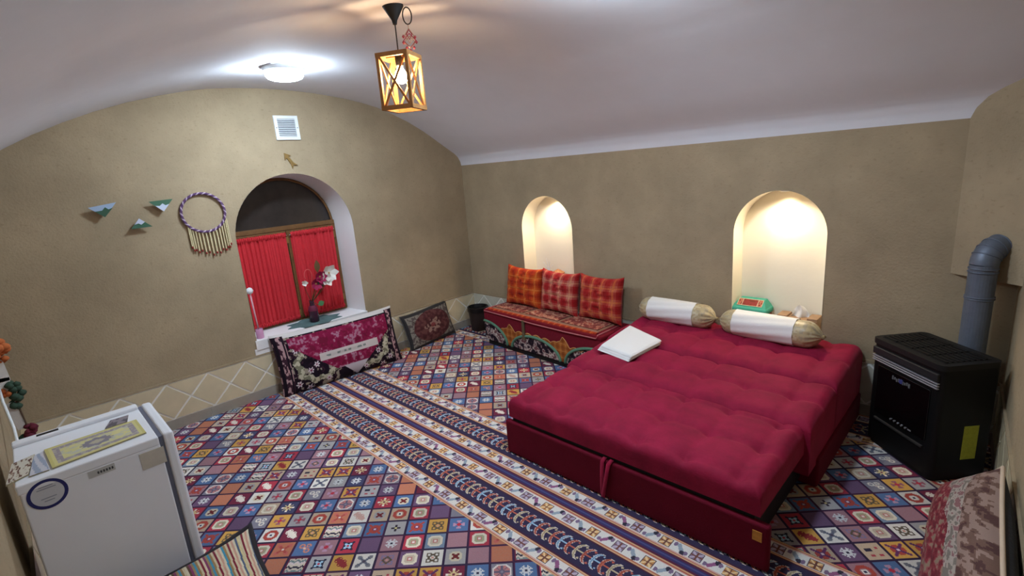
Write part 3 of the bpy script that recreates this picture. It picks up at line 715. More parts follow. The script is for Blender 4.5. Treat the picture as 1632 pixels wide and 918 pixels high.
# ------------------------------------------------------------------ stove and flue
def stove():
    o = Vector((3.6873, -.2865, 0)); ang = math.atan2(-.68445, .72906); Wd, Dp, Ht = .434, .288, .612
    root = empty('gas_heater', o, (0, 0, ang)); tag(root, 'black metal gas heater standing across the room corner', 'heater')
    def rr(x0, x1, y0, y1, r, n=5):
        P = []
        for cx, cy, a0 in ((x1-r, y0+r, -90), (x1-r, y1-r, 0), (x0+r, y1-r, 90), (x0+r, y0+r, 180)):
            P += [(cx+r*math.cos(math.radians(a0+90*k/n)), cy+r*math.sin(math.radians(a0+90*k/n))) for k in range(n+1)]
        return P
    T = lambda z: Matrix.Translation((0, 0, z))
    autosmooth(MB().prism(rr(0, Wd, 0, Dp, .03), Ht-.04, T(.028)).build('cabinet', M_black, root), 30)
    autosmooth(MB().prism(rr(.012, Wd-.012, .01, Dp-.012, .03), .03, T(0)).build('plinth', M_blackmat, root), 30)
    # top: rim and louvred grille panels
    tp = MB().prism(rr(-.006, Wd+.006, -.008, Dp, .034), .028, T(Ht-.028)).build('top_cap', mat('black_cast', rgb(24, 24, 25), .5, spec=.3), root); autosmooth(tp, 30)
    for k in range(4):
        x0 = .022+k*.099; g = MB()
        g.box((x0, .03, Ht-.001), (x0+.088, Dp-.035, Ht+.002))
        gr = g.build('grille', M_blackmat, tp)
        for q in range(7):
            y = .038+q*.031; MB().box((x0+.004, y, Ht+.001), (x0+.084, y+.014, Ht+.006)).build('louvre', M_black, gr) if False else None
        mb = MB()
        for q in range(8): mb.box((x0+.003, .036+q*.027, Ht), (x0+.085, .036+q*.027+.012, Ht+.0055))
        so = mb.build('louvre', M_black, tp); so['kind'] = 'stuff'
    # front dressing
    MB().box((.014, -.012, .528), (.42, .004, .566), bev=.004).build('air_strip', mat('gunmetal', rgb(46, 46, 48), .45, metal=.3), root)
    for z in (.514, .501, .489):
        MB().box((.012, -.010, z), (.422, .003, z+.006), bev=.002).build('chrome_strip', M_chrome, root)
    MB().box((.055, -.006, .20), (.385, .003, .47), bev=.003).build('window_glass', mat('stove_glass', rgb(8, 8, 9), .12, spec=.6), root)
    lg = MB()
    for k in range(9): lg.box((.158+k*.013, -.009, .431+.004*math.sin(k*2.1)), (.167+k*.013, -.005, .447+.004*math.cos(k*1.7)))
    lg.build('brand_plate', mat('plate_letters', rgb(122, 122, 128), .4, metal=.5), root)
    MB().lathe([(.012, 0), (.012, .004)], 14, M=Matrix.Translation((.215, -.006, .44)) @ Matrix.Rotation(PI/2, 4, 'X')).build('emblem', mat('emblem_blue', rgb(66, 66, 120), .4), root)
    kb = MB()
    for k in range(5): kb.lathe([(.005, 0), (.005, .006)], 10, M=Matrix.Translation((.175+k*.024, -.005, .21)) @ Matrix.Rotation(PI/2, 4, 'X'))
    kb.box((.285, -.008, .207), (.305, -.004, .213)).build('control_button', M_chrome, root)
    MB().box((.06, -.010, .158), (.375, .003, .17), bev=.002).build('lower_trim', mat('trim_grey', rgb(52, 50, 50), .4), root)
    s = MB().box((Wd-.001, .14, .116), (Wd+.0015, .212, .292)).build('energy_label', mat('label_yellow', rgb(168, 172, 52), .6, var=.12, vscale=60), root); tag(s, 'yellow-green paper sticker')
    # flue
    P0 = Vector((4.078, -.174, .30)); d = Vector((.58, .815, 0)).normalized()
    f = empty('flue_pipe', (4.078, -.174, .30)); tag(f, 'grey metal flue pipe bending from the heater into the wall', 'pipe')
    R = .055
    keep(MB().tube([(4.077, -.175, .30), (4.078, -.174, .70), (4.079, -.173, 1.02)], R, 28).build('pipe', M_flue, None), f)
    path = []; zc = 1.02; rad = .085; base = Vector((4.079, -.173, zc))
    for k in range(11):
        a = PI/2*k/10; path.append(base+d*(rad*(1-math.cos(a)))+Vector((0, 0, rad*math.sin(a))))
    path.append(path[-1]+d*.06)
    el = keep(autosmooth(MB().tube(path, R+.001, 28).build('elbow', M_flue), 60), f)
    for p, q in ((.985, 0), (1.002, 0), (.86, 0), (.85, 0)):
        rg = [(4.079+(R+.0015)*math.cos(t), -.173+(R+.0015)*math.sin(t), p) for t in np.linspace(0, 2*PI, 28, endpoint=False)]
        keep(MB().tube(rg, .0035, 6, True).build('joint_ring', M_flue, None, True), f)
    for k in (3, 5, 7, 9):
        c = path[k]; t = (path[k+1]-path[k-1]).normalized(); a = t.orthogonal().normalized(); b = t.cross(a)
        keep(MB().tube([c+(R+.002)*(math.cos(w)*a+math.sin(w)*b) for w in np.linspace(0, 2*PI, 28, endpoint=False)], .003, 6, True).build('joint_ring', M_flue, None, True), f)
    c = Vector((4.079, -.173, zc+rad))+d*.090; a = d.orthogonal().normalized(); b = d.cross(a)
    keep(MB().tube([c+(R+.008)*(math.cos(w)*a+math.sin(w)*b) for w in np.linspace(0, 2*PI, 28, endpoint=False)], .008, 6, True).build('wall_collar', M_reveal, None, True), f)
stove()

# ------------------------------------------------------------------ waste bin
r = empty('waste_bin', (.205, -.135, 0)); tag(r, 'dark brown plastic waste bin in the room corner', 'bin')
M_bin = mat('bin_plastic', rgb(40, 30, 28), .5, spec=.35)
autosmooth(MB().lathe([(.082, 0), (.084, .004), (.103, .235), (.108, .238), (.108, .25), (.100, .25), (.097, .235), (.079, .012)], 32).build('bucket', M_bin, r), 40)
autosmooth(MB().lathe([(.1085, .206), (.113, .222), (.112, .256), (.1, .258), (.09, .22), (.07, .10)], 32, cap=False).build('bin_liner', mat('black_bag', rgb(20, 19, 20), .35, bump=.5, bscale=70), r), 60)

# ------------------------------------------------------------------ fridge and the things on it
FX0, FX1, FY0, FY1, FH = 1.545, 1.965, -3.632, -3.195, .775
def fridge():
    root = empty('mini_fridge', ((FX0+FX1)/2, (FY0+FY1)/2, 0)); tag(root, 'small white refrigerator seen from the side with papers on top', 'fridge')
    k = lambda o: keep(o, root)
    k(MB().box((FX0+.01, FY0, .02), (FX1, FY1-.047, FH-.03), bev=.006).build('cabinet', M_fridge))
    k(MB().box((FX0, FY0-.004, FH-.034), (FX1+.001, FY1-.049, FH), bev=.005).build('top_panel', M_fridge))
    k(MB().box((FX0, FY0-.004, FH-.002), (FX0+.05, FY1-.05, FH+.014), bev=.006).build('raised_rim', M_fridge))
    k(MB().box((FX0+.015, -3.565, FH+.0125), (FX0+.035, -3.50, FH+.0148)).build('vent_slot', M_blackmat))
    k(MB().box((FX0+.012, FY1-.049, .03), (FX1-.002, FY1-.036, FH-.002)).build('door_gasket', M_gasket))
    k(MB().box((FX0, FY1-.036, .028), (FX1, FY1, FH+.004), bev=.010).build('door', M_fridge))
    for x in (FX0+.04, FX1-.04):
        for y in (FY0+.04, FY1-.09): k(MB().lathe([(.016, 0), (.016, .022)], 12, (x, y, 0)).build('foot', M_blackmat))
    # stickers on the side
    R = []; n = 40
    mb = MB()
    V = []; F = []
    for rr in (.052, .042):
        V += [(FX1+.0012, -3.568+rr*math.cos(2*PI*i/n), .715+rr*math.sin(2*PI*i/n)) for i in range(n)]
    F = [(i, (i+1) % n, n+(i+1) % n, n+i) for i in range(n)]
    o = k(mesh('ring_sticker', V, F, mat('sticker_blue', rgb(40, 44, 104), .5))); tag(o, 'round sticker with dark blue ring')
    n = 40; k(mesh('ring_sticker_face', [(FX1+.0009, -3.568+.044*math.cos(2*PI*i/n), .715+.044*math.sin(2*PI*i/n)) for i in range(n)], [tuple(range(n))], mat('sticker_white', rgb(200, 202, 208), .5)))
    ln = MB()
    for z, a in ((.742, .018), (.734, .024), (.700, .02), (.690, .013)): ln.box((FX1+.0013, -3.568-a, z), (FX1+.0015, -3.568+a, z+.003))
    tag(k(ln.build('sticker_print', mat('faint_print', rgb(140, 144, 158), .6))), kind='stuff')
    k(MB().box((FX1, -3.46, .712), (FX1+.0012, -3.385, .738)).build('name_label', mat('label_pale', rgb(186, 186, 184), .5)))
    ln = MB()
    for q in range(6): ln.box((FX1+.0012, -3.435+q*.008, .719), (FX1+.0016, -3.430+q*.008, .728))
    k(ln.build('label_letters', mat('letters_dark', rgb(66, 66, 70), .6)))
    k(MB().box((FX1, -3.312, .668), (FX1+.0012, -3.236, .733)).build('paper_label', mat('label_beige', rgb(190, 184, 172), .6, var=.05, vscale=40)))
fridge()
zt = FH+.0012
def carded(name, Q, z, th, colf, nu, nv, label, cat, warp=0):
    root = empty(name, (*np.mean(Q, 0), z)); tag(root, label, cat)
    def P(u, v): return ((1-u)*(1-v)*Q[0][0]+u*(1-v)*Q[1][0]+u*v*Q[2][0]+(1-u)*v*Q[3][0], (1-u)*(1-v)*Q[0][1]+u*(1-v)*Q[1][1]+u*v*Q[2][1]+(1-u)*v*Q[3][1])
    keep(gridsurf('printed_face', lambda u, v: (*P(u, v), z+th+.0004+warp*(u-.5)**2*4*(1-v)), nu, nv, mat(name+'_print', (1, 1, 1), .5, attr=True, spec=.35), colf), root)
    mb = MB(); n = 4
    V = [(x, y, z) for x, y in Q]+[(x, y, z+th) for x, y in Q]
    keep(mesh('backing', V, [(3, 2, 1, 0), (4, 5, 6, 7)]+[(i, (i+1) % 4, 4+(i+1) % 4, 4+i) for i in range(4)], mat(name+'_edge', rgb(150, 140, 110), .7)), root)
    return root
def ymat(u, v):
    a, b = np.abs(u-.5), np.abs(v-.5); C = paint(u.shape, (206, 198, 136)); x, y = u*.3, v*.2
    C[(a < .44) & (b < .40)] = (150, 140, 146); f = (a < .36) & (b < .28); C[f] = (204, 198, 140); C[f & (vnoise(x*90, y*90, 3) > .6)] = (186, 186, 170)
    d = np.hypot(a/.17, b/.2); C[d < 1+.12*np.cos(12*np.arctan2(v-.5, u-.5))] = (130, 124, 136); C[d < .45] = (180, 172, 150)
    rim = (a < .44) & (b < .40) & ~f; C[rim & (vnoise(x*120, y*120, 4) > .62)] = (176, 168, 160); C[(a > .47) | (b > .46)] = (196, 186, 118); return C
carded('booklet', [(1.925, -3.540), (1.895, -3.268), (1.72, -3.272), (1.722, -3.552)], zt, .004, ymat, 60, 40, 'yellow patterned booklet lying on the white fridge', 'booklet')
def flw(u, v):
    C = paint(u.shape, (204, 198, 184)); n = vnoise(u*9, v*9, 7)*.7+vnoise(u*20, v*20, 8)*.3; C[n > .68] = (104, 70, 62); C[(n > .62) & (n < .68)] = (160, 140, 120); return C
carded('printed_card', [(1.935, -3.655), (1.905, -3.60), (1.735, -3.578), (1.76, -3.638)], zt, .004, flw, 26, 40, 'pale card with small brown flowers at the back edge of the fridge top', 'card')
carded('folded_paper', [(1.925, -3.598), (1.925, -3.548), (1.735, -3.558), (1.75, -3.582)], zt, .003, lambda u, v: np.where((np.floor(u*3+v*2) % 2 == 0)[..., None], (196, 196, 204), (150, 160, 180))+0*paint(u.shape, (0, 0, 0)), 12, 20, 'blue-grey folded paper between the card and the yellow booklet', 'paper')
carded('photo_card', [(1.705, -3.372), (1.705, -3.300), (1.632, -3.285), (1.628, -3.345)], zt, .002, lambda u, v: np.where((vnoise(u*5, v*5, 2) > .5)[..., None], (88, 82, 90), (140, 130, 136))+0*paint(u.shape, (0, 0, 0)), 12, 12, 'small dark photo card near the fridge door edge', 'card')

# ------------------------------------------------------------------ striped cushion
def striped():
    def f(u, v, s):
        a, b = 2*u-1, 2*v-1; ff = np.clip((1-np.abs(a)**3.2)*(1-np.abs(b)**3.2), 0, 1)**.5
        return a, b, ff, s
    pillow(r_str, .60, .62, .16, stripes, mat('black_ticking', rgb(44, 40, 44), .9), 264, 40, .03, .03, piping=(mat('black_edging', rgb(46, 42, 46), .9), .015))
r_str = [o for o in COL.objects if o.name.startswith('floor_cushion') and 'striped' in o.get('label', '')][0]
striped()

# ------------------------------------------------------------------ window with curtains
win = struct(empty('window_1', (-.28, -1.79, .48)))
def wk(o): return keep(o, win)
X = -.285
wk(MB().box((X-.03, -2.228, 1.283), (X+.018, -1.350, 1.322), bev=.004).build('transom', M_frame))
wk(MB().box((X-.03, -2.228, .479), (X+.012, -1.350, .500), bev=.003).build('bottom_rail', M_frame))
wk(MB().box((X-.03, -1.378, .49), (X+.012, -1.346, 1.29), bev=.003).build('side_post', M_frame))
wk(MB().box((X-.03, -2.232, .49), (X+.012, -2.200, 1.29), bev=.003).build('side_post', M_frame))
r_ = .439; c_ = -1.789; n_ = 28
V = [(X-.01, c_+r_*math.cos(t), 1.285+r_*math.sin(t)) for t in np.linspace(0, PI, n_+1)]
V2 = [(X-.016, y, z) for _, y, z in V]
wk(mesh('pane', V+V2, [tuple(range(n_+1)), tuple(range(n_+1, 2*n_+2))[::-1]], M_pane))
wk(MB().tube([(X, c_+(r_-.012)*math.cos(t), 1.285+(r_-.012)*math.sin(t)) for t in np.linspace(0, PI, n_+1)], .011, 6).build('arch_frame', M_frame, None, True))
for (y0, y1, hy) in ((-2.2, -1.80, -1.808), (-1.795, -1.378, -1.385)):
    cs = empty('casement', (X, (y0+y1)/2, .5)); cs.parent = win; cs.matrix_parent_inverse = Matrix.Translation(-win.location)
    mb = MB()
    for a, b, c, d in ((y0, y0+.032, .502, 1.28), (y1-.032, y1, .502, 1.28), (y0+.03, y1-.03, .502, .535), (y0+.03, y1-.03, 1.25, 1.28)): mb.box((X-.02, a, c), (X+.022, b, d), bev=.003)
    keep(mb.build('casement_frame', M_frame), cs)
    keep(MB().box((X-.012, y0+.03, .53), (X-.008, y1-.03, 1.255)).build('pane', M_pane), cs)
for y, z in ((-1.374, 1.19), (-1.374, .60), (-1.797, 1.20), (-1.797, .55)):
    wk(MB().box((X+.018, y-.010, z-.028), (X+.027, y+.010, z+.028), bev=.002).build('hinge', M_brass))
def curtain(y0, y1, z0, z1, seed, label):
    root = empty('curtain', (X+.045, (y0+y1)/2, z0)); tag(root, label, 'curtain', 'red window curtains')
    ph = seed*1.7
    def f(u, v):
        w = 2*PI*u
        amp = .010*(.55+.45*np.cos(v*1.2))
        d = amp*np.sin(w*11+ph+.6*np.sin(w*2+v*2)) + .006*np.sin(w*5.3+v*1.5+ph)+.004*np.sin(w*23+ph)
        return X+.045+d, y0+(y1-y0)*(u+.006*np.sin(w*4+ph)*(1-v)), z0+.03+(z1-z0-.06)*v+.004*np.sin(w*3)*(1-v)
    keep(gridsurf('cloth', f, 150, 24, M_curt, None, None), root)
    for nm, za, zb, am in (('gathered_heading', z1-.035, z1+.006, .008), ('gathered_hem', z0, z0+.035, .007)):
        def g(u, v):
            w = 2*PI*u; return X+.048+am*np.sin(w*26+ph+v)+.010*np.sin(PI*v), y0+(y1-y0)*u, za+(zb-za)*v+.003*np.sin(w*13+ph)
        keep(gridsurf(nm, g, 160, 8, M_curt, None, None), root)
    keep(MB().tube([(X+.043, y0-.01, z1-.02), (X+.043, y1+.01, z1-.02)], .004, 6).build('wire', M_chrome), root)
curtain(-2.205, -1.815, .505, 1.262, 1, 'gathered red curtain on the casement farther from the niche wall')
curtain(-1.772, -1.385, .505, 1.262, 2, 'gathered red curtain behind the flower vase')
# star mat, vase, flowers
def starmat():
    c = (-.105, -1.745); n = 16
    pts = [((.175 if k % 2 == 0 else .135)*math.cos(2*PI*k/n+.2)*.9+c[0], (.255 if k % 2 == 0 else .195)*math.sin(2*PI*k/n+.2)+c[1]) for k in range(n)]
    o = MB().prism(pts, .004, Matrix.Translation((0, 0, .4795))).build('star_mat', mat('teal_felt', rgb(84, 112, 112), .9, var=.2, vscale=12, bump=.2, bscale=120)); tag(o, 'teal star-shaped table mat on the window sill', 'mat')
starmat()
v0 = (-.086, -1.754, .4837)
r = empty('flower_vase', v0); tag(r, 'dark purple bottle vase on the window sill', 'vase')
autosmooth(MB().lathe([(.036, 0), (.040, .004), (.041, .05), (.038, .10), (.028, .135), (.020, .155), (.019, .185), (.022, .19), (.017, .19), (.015, .17)], 24).build('bottle', mat('purple_glass', rgb(52, 26, 44), .12, spec=.6), r), 50)
MB().lathe([(.0405, .10), (.041, .104), (.034, .132), (.021, .15)], 20, cap=False).build('neck_wrap', mat('plum_ribbon', rgb(100, 30, 58), .6), r, True)
def petal_flower(name, c, R, m, n, label, core=None, tilt=.5, stem_to=None, ms=None):
    root = empty(name, c); tag(root, label, 'flower', 'artificial flowers in the vase')
    for k in range(n):
        a = 2*PI*k/n
        def f(u, v, a=a):
            l = u*R; w = R*.42*np.sin(PI*np.clip(u*.85+.12, 0, 1))*(2*v-1)
            x, y, z = l*np.cos(tilt), w, l*np.sin(tilt)*(u)-.3*w*w/R
            X_, Y_ = x*math.cos(a)-y*math.sin(a), x*math.sin(a)+y*math.cos(a)
            return z*.9+.004, X_, Y_     # opens towards the room
        gridsurf('petal', f, 6, 6, m, None, root)
    if core: MB().lathe([(.001, -.006), (.008, -.003), (.010, .004), (.004, .010), (.001, .011)], 10, M=Matrix.Rotation(PI/2, 4, 'Y')).build('centre', core, root, True)
    if stem_to:
        p = Vector(stem_to)-Vector(c); MB().tube([(0, 0, 0), (p.x*.35, p.y*.25, p.z*.4), (p.x, p.y, p.z)], .0025, 6).build('stem', ms, root, True)
M_stem = mat('stem_green', rgb(66, 84, 50), .7); M_wp = mat('white_petal', rgb(226, 222, 214), .7); M_mp = mat('magenta_petal', rgb(150, 30, 74), .75); M_yc = mat('flower_heart', rgb(190, 150, 90), .8)
nk = (v0[0], v0[1], v0[2]+.17)
petal_flower('white_flower', (-.06, -1.572, .885), .085, M_wp, 6, 'large white artificial blossom at the upper side of the vase', M_yc, .5, nk, M_stem)
petal_flower('white_flower', (-.05, -1.60, .830), .062, M_wp, 5, 'smaller white artificial blossom just below the large one', M_yc, .4, nk, M_stem)
petal_flower('magenta_flower', (-.055, -1.66, .868), .066, M_mp, 7, 'magenta artificial blossom beside the white ones', M_yc, .6, nk, M_stem)
petal_flower('magenta_flower', (-.055, -1.705, .815), .064, M_mp, 7, 'magenta artificial blossom lowest in the bouquet', M_yc, .6, nk, M_stem)
petal_flower('white_bud', (-.07, -1.80, .84), .045, M_wp, 4, 'small white bud leaning towards the curtain gap', None, 1.0, nk, M_stem)
def leaf(c, L, Wd, rot, m, label, nm='leaf', stem=None):
    root = empty(nm, c, rot); tag(root, label, 'leaf', 'leaves in the vase')
    gridsurf('blade', lambda u, v: (.25*L*np.sin(u*2)*.4, Wd*np.sin(PI*np.clip(u*.94+.04, 0, 1))*(v-.5), u*L), 8, 6, m, None, root)
    if stem:
        p = Vector(stem)-Vector(c); R_ = Matrix.Rotation(-rot[0], 4, 'X'); MB().tube([(0, 0, 0), R_ @ p], .0022, 5).build('stem', M_stem, root)
leaf((-.07, -1.665, .905), .11, .05, (0, 0, 0), mat('olive_leaf', rgb(104, 84, 52), .7), 'olive brown upright leaf at the top of the bouquet', stem=nk)
leaf((-.05, -1.645, .785), .075, .06, (.5, 0, 0), mat('dark_leaf', rgb(46, 70, 52), .7), 'dark green leaf among the magenta blossoms', stem=nk)
leaf((-.05, -1.715, .630), .055, .05, (-1.25, 0, 0), mat('leaf_green', rgb(76, 128, 84), .7), 'bright green leaf low on the bottle neck', stem=(-.075, -1.745, .655))
pts = [(-.06, -1.735+.03*math.cos(t)-.02, .905+.055*math.sin(t)) for t in np.linspace(-.9, PI+.9, 22)]
pts = [nk]+[(-.06, -1.755+.032*math.cos(t), .90+.05*math.sin(t)) for t in np.linspace(-.3, PI+.6, 20)]
o = MB().tube(pts, .0035, 6).build('wire_loop', mat('coral_wire', rgb(206, 88, 84), .6), None, True); tag(o, 'coral pink wire loop stuck in the vase', 'ornament')
# pink jar and pale wand on the sill by the jamb
r = empty('pink_jar', (-.045, -2.225, .4795)); tag(r, 'small pink glass jar at the shaded end of the window sill', 'jar')
autosmooth(MB().lathe([(.026, 0), (.028, .003), (.028, .075), (.024, .08), (.024, .01)], 20).build('glass', mat('pink_glass', rgb(206, 150, 186), .25, spec=.5), r), 40)
r = empty('pale_wand', (-.045, -2.225, .492)); tag(r, 'pale pink stick with round white top standing in the pink jar', 'ornament')
MB().tube([(0, 0, 0), (.012, -.012, .2), (.02, -.018, .36)], .006, 8).build('stick', mat('pale_pink', rgb(216, 168, 178), .6), r, True)
MB().lathe([(.001, -.028), (.018, -.02), (.027, 0), (.018, .02), (.001, .028)], 16, (.02, -.018, .385)).build('knob', M_plastic, r, True)

# ------------------------------------------------------------------ wall decorations
def vent():
    y0, y1, z0, z1 = -1.842, -1.655, 2.004, 2.186
    root = empty('vent_grille', (0, (y0+y1)/2, z0)); tag(root, 'square white plastic vent grille high above the window', 'vent')
    mb = MB(); b = .024
    for a, c, d, e in ((y0, y1, z0, z0+b), (y0, y1, z1-b, z1), (y0, y0+b, z0+b, z1-b), (y1-b, y1, z0+b, z1-b)): mb.box((.0, a, d), (.014, c, e))
    keep(mb.build('frame', M_plastic), root); keep(MB().box((.0005, y0+b, z0+b), (.002, y1-b, z1-b)).build('backing', M_gasket), root)
    n = 10; h = (z1-z0-2*b)/n
    for k in range(n):
        M_ = Matrix.Translation((.008, 0, z0+b+h*(k+.5))) @ Matrix.Rotation(math.radians(35), 4, 'Y')
        keep(MB().box((-.006, y0+b, -.0012), (.006, y1-b, .0012), M_).build('slat', M_plastic), root)
    for y in (y0+.012, y1-.012): keep(MB().lathe([(.004, 0), (.004, .002)], 10, M=Matrix.Translation((.014, y, (z0+z1)/2)) @ Matrix.Rotation(PI/2, 4, 'Y')).build('screw', M_gasket), root)
vent()
def arrow():
    a = Vector((0, -1.805, 1.905)); b = Vector((0, -1.737, 1.797)); d = (a-b).normalized(); s = Vector((0, d.z, -d.y)); L = (a-b).length
    P = lambda l, w: (lambda q: (q.y, q.z))(b+d*l+s*w)
    pts = [P(L, 0), P(L-.045, .032), P(L-.040, .010), P(.03, .014), P(-.004, .026), P(.014, 0), P(-.004, -.026), P(.03, -.014), P(L-.040, -.010), P(L-.045, -.032)]
    M_ = Matrix(((0, 0, 1, .004), (1, 0, 0, 0), (0, 1, 0, 0), (0, 0, 0, 1)))
    o = MB().prism(pts, .006, M_).build('arrow_sign', M_brass); tag(o, 'small brass arrow on the wall under the vent', 'arrow')
arrow()
def pennant(pts, split, ca, cb, label):
    """triangle in the wall plane, standing 3 cm off it on a peg; split = jagged colour boundary"""
    c = np.mean(pts, 0); root = empty('paper_pennant', (.0, c[0], c[1])); tag(root, label, 'pennant', 'mountain pennants on the wall')
    M_ = Matrix(((0, 0, 1, .034), (1, 0, 0, 0), (0, 1, 0, 0), (0, 0, 0, 1)))
    def part(P, col, nm, dz=0):
        keep(MB().prism(P, .004, Matrix.Translation((dz, 0, 0)) @ M_).build(nm, mat(nm, rgb(*col), .8)), root)
    part(pts, ca, 'mountain_sheet'); part(split, cb, 'snow_patch', .0028)
    keep(MB().tube([(0, c[0], c[1]), (.036, c[0], c[1])], .004, 6).build('peg', M_wood), root)
pennant([(-3.085, 1.612), (-3.012, 1.545), (-2.938, 1.632)], [(-3.055, 1.584), (-3.012, 1.545), (-2.962, 1.600), (-2.985, 1.592), (-3.0, 1.607), (-3.018, 1.588)], (158, 178, 204), (62, 92, 72), 'blue and green paper pennant farthest from the window')
pennant([(-2.766, 1.618), (-2.692, 1.546), (-2.625, 1.625)], [(-2.735, 1.588), (-2.692, 1.546), (-2.652, 1.593), (-2.675, 1.586), (-2.69, 1.60), (-2.708, 1.585)], (70, 106, 84), (196, 206, 224), 'green paper pennant with white tip nearest the hoop')
pennant([(-2.895, 1.452), (-2.775, 1.455), (-2.84, 1.516)], [(-2.872, 1.478), (-2.848, 1.484), (-2.835, 1.474), (-2.812, 1.490), (-2.84, 1.516)], (62, 98, 78), (190, 196, 214), 'snow-capped green paper pennant lowest of the three')
def hoop():
    c = (-2.452, 1.51); R = .136; root = empty('bead_hoop', (0, c[0], c[1]-.14)); tag(root, 'purple braided wall hoop with fringe of cream beads', 'wall hanging')
    M_pu = mat('purple_braid', rgb(96, 66, 104), .8); M_lp = mat('lilac_braid', rgb(190, 170, 190), .8)
    for q, m_ in ((0, M_pu), (PI*2/3, M_lp), (PI*4/3, M_pu)):
        P = []
        for k in range(240):
            t = 2*PI*k/240; w = 22*t+q; rr = R+.005*math.cos(w); P.append((.016+.005*math.sin(w), c[0]+rr*math.cos(t)*1.02, c[1]+rr*math.sin(t)))
        keep(MB().tube(P, .0048, 6, True).build('braid', m_, None, True), root)
    M_bd = mat('cream_bead', rgb(216, 202, 160), .6); M_rd = mat('red_bead', rgb(140, 44, 40), .6)
    N = 15
    for k in range(N):
        a = -1.25+2.5*k/(N-1); y = c[0]+R*math.sin(a)*.98+.012; z0 = c[1]-R*math.cos(a)-.006
        if k == 0 or k == N-1: z0 = min(z0, c[1]-.06)
        ze = 1.215+.045*abs(k-(N-1)/2-.8)/7*1.2-(.012 if k % 2 else 0)
        n = int((z0-ze)/.0105); prof = []
        for i in range(n):
            z = -i*.0105; prof += [(.0022, z), (.0052, z-.003), (.0052, z-.0075), (.0022, z-.0104)]
        st = keep(MB().lathe(prof, 7, (.014, y, z0)).build('bead_strand', M_bd, None, True), root)
        q = keep(MB().lathe([(.001, 0), (.006, -.005), (.006, -.012), (.001, -.018)], 8, (.014, y, z0-n*.0105)).build('red_tip', M_rd, None, True), root)
hoop()

# ------------------------------------------------------------------ things in the niches
def jewel_box():
    root = empty('trinket_box', (2.915, .085, .452)); tag(root, 'turquoise cloth-covered box with red carpet panel on its lid in the niche', 'box')
    k = lambda o: keep(o, root)
    k(gridsurf('front_cloth', lambda u, v: (2.80+u*.225, .012+0*u, .453+v*.09), 50, 20, M_fab, lambda u, v: floral(u*.22, v*.09, 91, [(110, 34, 34), (150, 70, 60), (190, 160, 120), (90, 80, 50), (126, 44, 44)], 1.3)))
    k(MB().box((2.80, .013, .453), (3.025, .155, .545), bev=.004).build('body', mat('box_red', rgb(134, 50, 46), .85)))
    gm = mat('turquoise_cloth', rgb(70, 158, 136), .85, bump=.3, bscale=120)
    k(autosmooth(MB().box((2.788, .004, .54), (3.036, .165, .588), bev=.018).build('lid', gm), 50))
    lid2 = MB(); a, b = (2.80, .02, .586), (3.026, .155, .632)
    lid2.add([(a[0], a[1], a[2]), (b[0], a[1], a[2]), (b[0], b[1], a[2]), (a[0], b[1], a[2]), (a[0]+.03, a[1]+.07, b[2]), (b[0]-.03, a[1]+.07, b[2]), (b[0]-.03, b[1]-.01, b[2]), (a[0]+.03, b[1]-.01, b[2])], [(3, 2, 1, 0), (4, 5, 6, 7), (0, 1, 5, 4), (1, 2, 6, 5), (2, 3, 7, 6), (3, 0, 4, 7)])
    k(lid2.build('lid_top', gm))
    def pc(u, v):
        C = paint(u.shape, (176, 110, 90)); x, y = u*.2, v*.07; n = vnoise(x*90, y*90, 5); C[n > .6] = (120, 60, 50); m_ = np.abs(u-.5) < .3; C[m_ & (n < .6)] = (142, 62, 58); C[(np.abs(np.abs(u-.5)-.3) < .015) | (v < .07) | (v > .93) | (u < .03) | (u > .97)] = (206, 190, 160); return C
    k(gridsurf('carpet_panel', lambda u, v: (2.83+u*.166, .030+v*.055, .5935+v*.0362+.0035), 44, 16, M_fab, pc))
jewel_box()
def tissue():
    root = empty('tissue_box', (3.215, .085, .452)); tag(root, 'wooden tissue box with white tissue sticking out in the niche', 'tissue box')
    k = lambda o: keep(o, root); mw = mat('pale_wood', rgb(160, 128, 98), .6, var=.15, vscale=14); md = mat('wood_front', rgb(120, 84, 68), .65, var=.15, vscale=18)
    k(MB().box((3.095, .03, .452), (3.335, .15, .548), bev=.003).build('case', mw)); k(MB().box((3.100, .0275, .458), (3.33, .031, .532)).build('front_panel', md))
    for x0, x1 in ((3.095, 3.155), (3.275, 3.335)): k(MB().box((x0, .032, .547), (x1, .148, .562), bev=.003).build('raised_end', mw))
    def f(u, v):
        a = (u-.5); return 3.215+a*.11*(1-.35*v)+.012*np.sin(v*3), .088+.018*np.sin(u*9)*(1-.3*v)+.01*v, .545+v*(.085-.10*np.abs(a)**1.5)
    k(gridsurf('tissue', f, 30, 10, M_cotton, None))
tissue()
def twig():
    root = empty('trinket_stand', (1.10, .09, .50)); tag(root, 'small white twig and trinket stand in the niche behind the plaid sofa', 'ornament')
    k = lambda o: keep(o, root); b = mat('stand_brown', rgb(120, 80, 56), .6)
    k(MB().lathe([(.045, 0), (.04, .01), (.012, .02), (.012, .13), (.03, .15), (.034, .165), (.02, .165)], 18, (1.04, .09, .50)).build('pot', b, None, True))
    mb = MB()
    for a, h in ((-.5, .09), (-.15, .13), (.2, .10), (.55, .07)): mb.tube([(1.04, .09, .66), (1.04+.35*a*.1, .09, .70), (1.04+a*.11, .085, .665+h)], [.004, .003, .002], 6)
    k(mb.build('twig', M_plastic))
    k(MB().box((1.09, .06, .50), (1.22, .12, .655), bev=.004).build('block', b)); k(autosmooth(MB().lathe([(.06, 0), (.064, .01), (.03, .03), (.012, .04), (.003, .045)], 20, (1.155, .09, .655)).build('dish', mat('dish_tan', rgb(176, 120, 80), .5, var=.3, vscale=40)), 40))
twig()

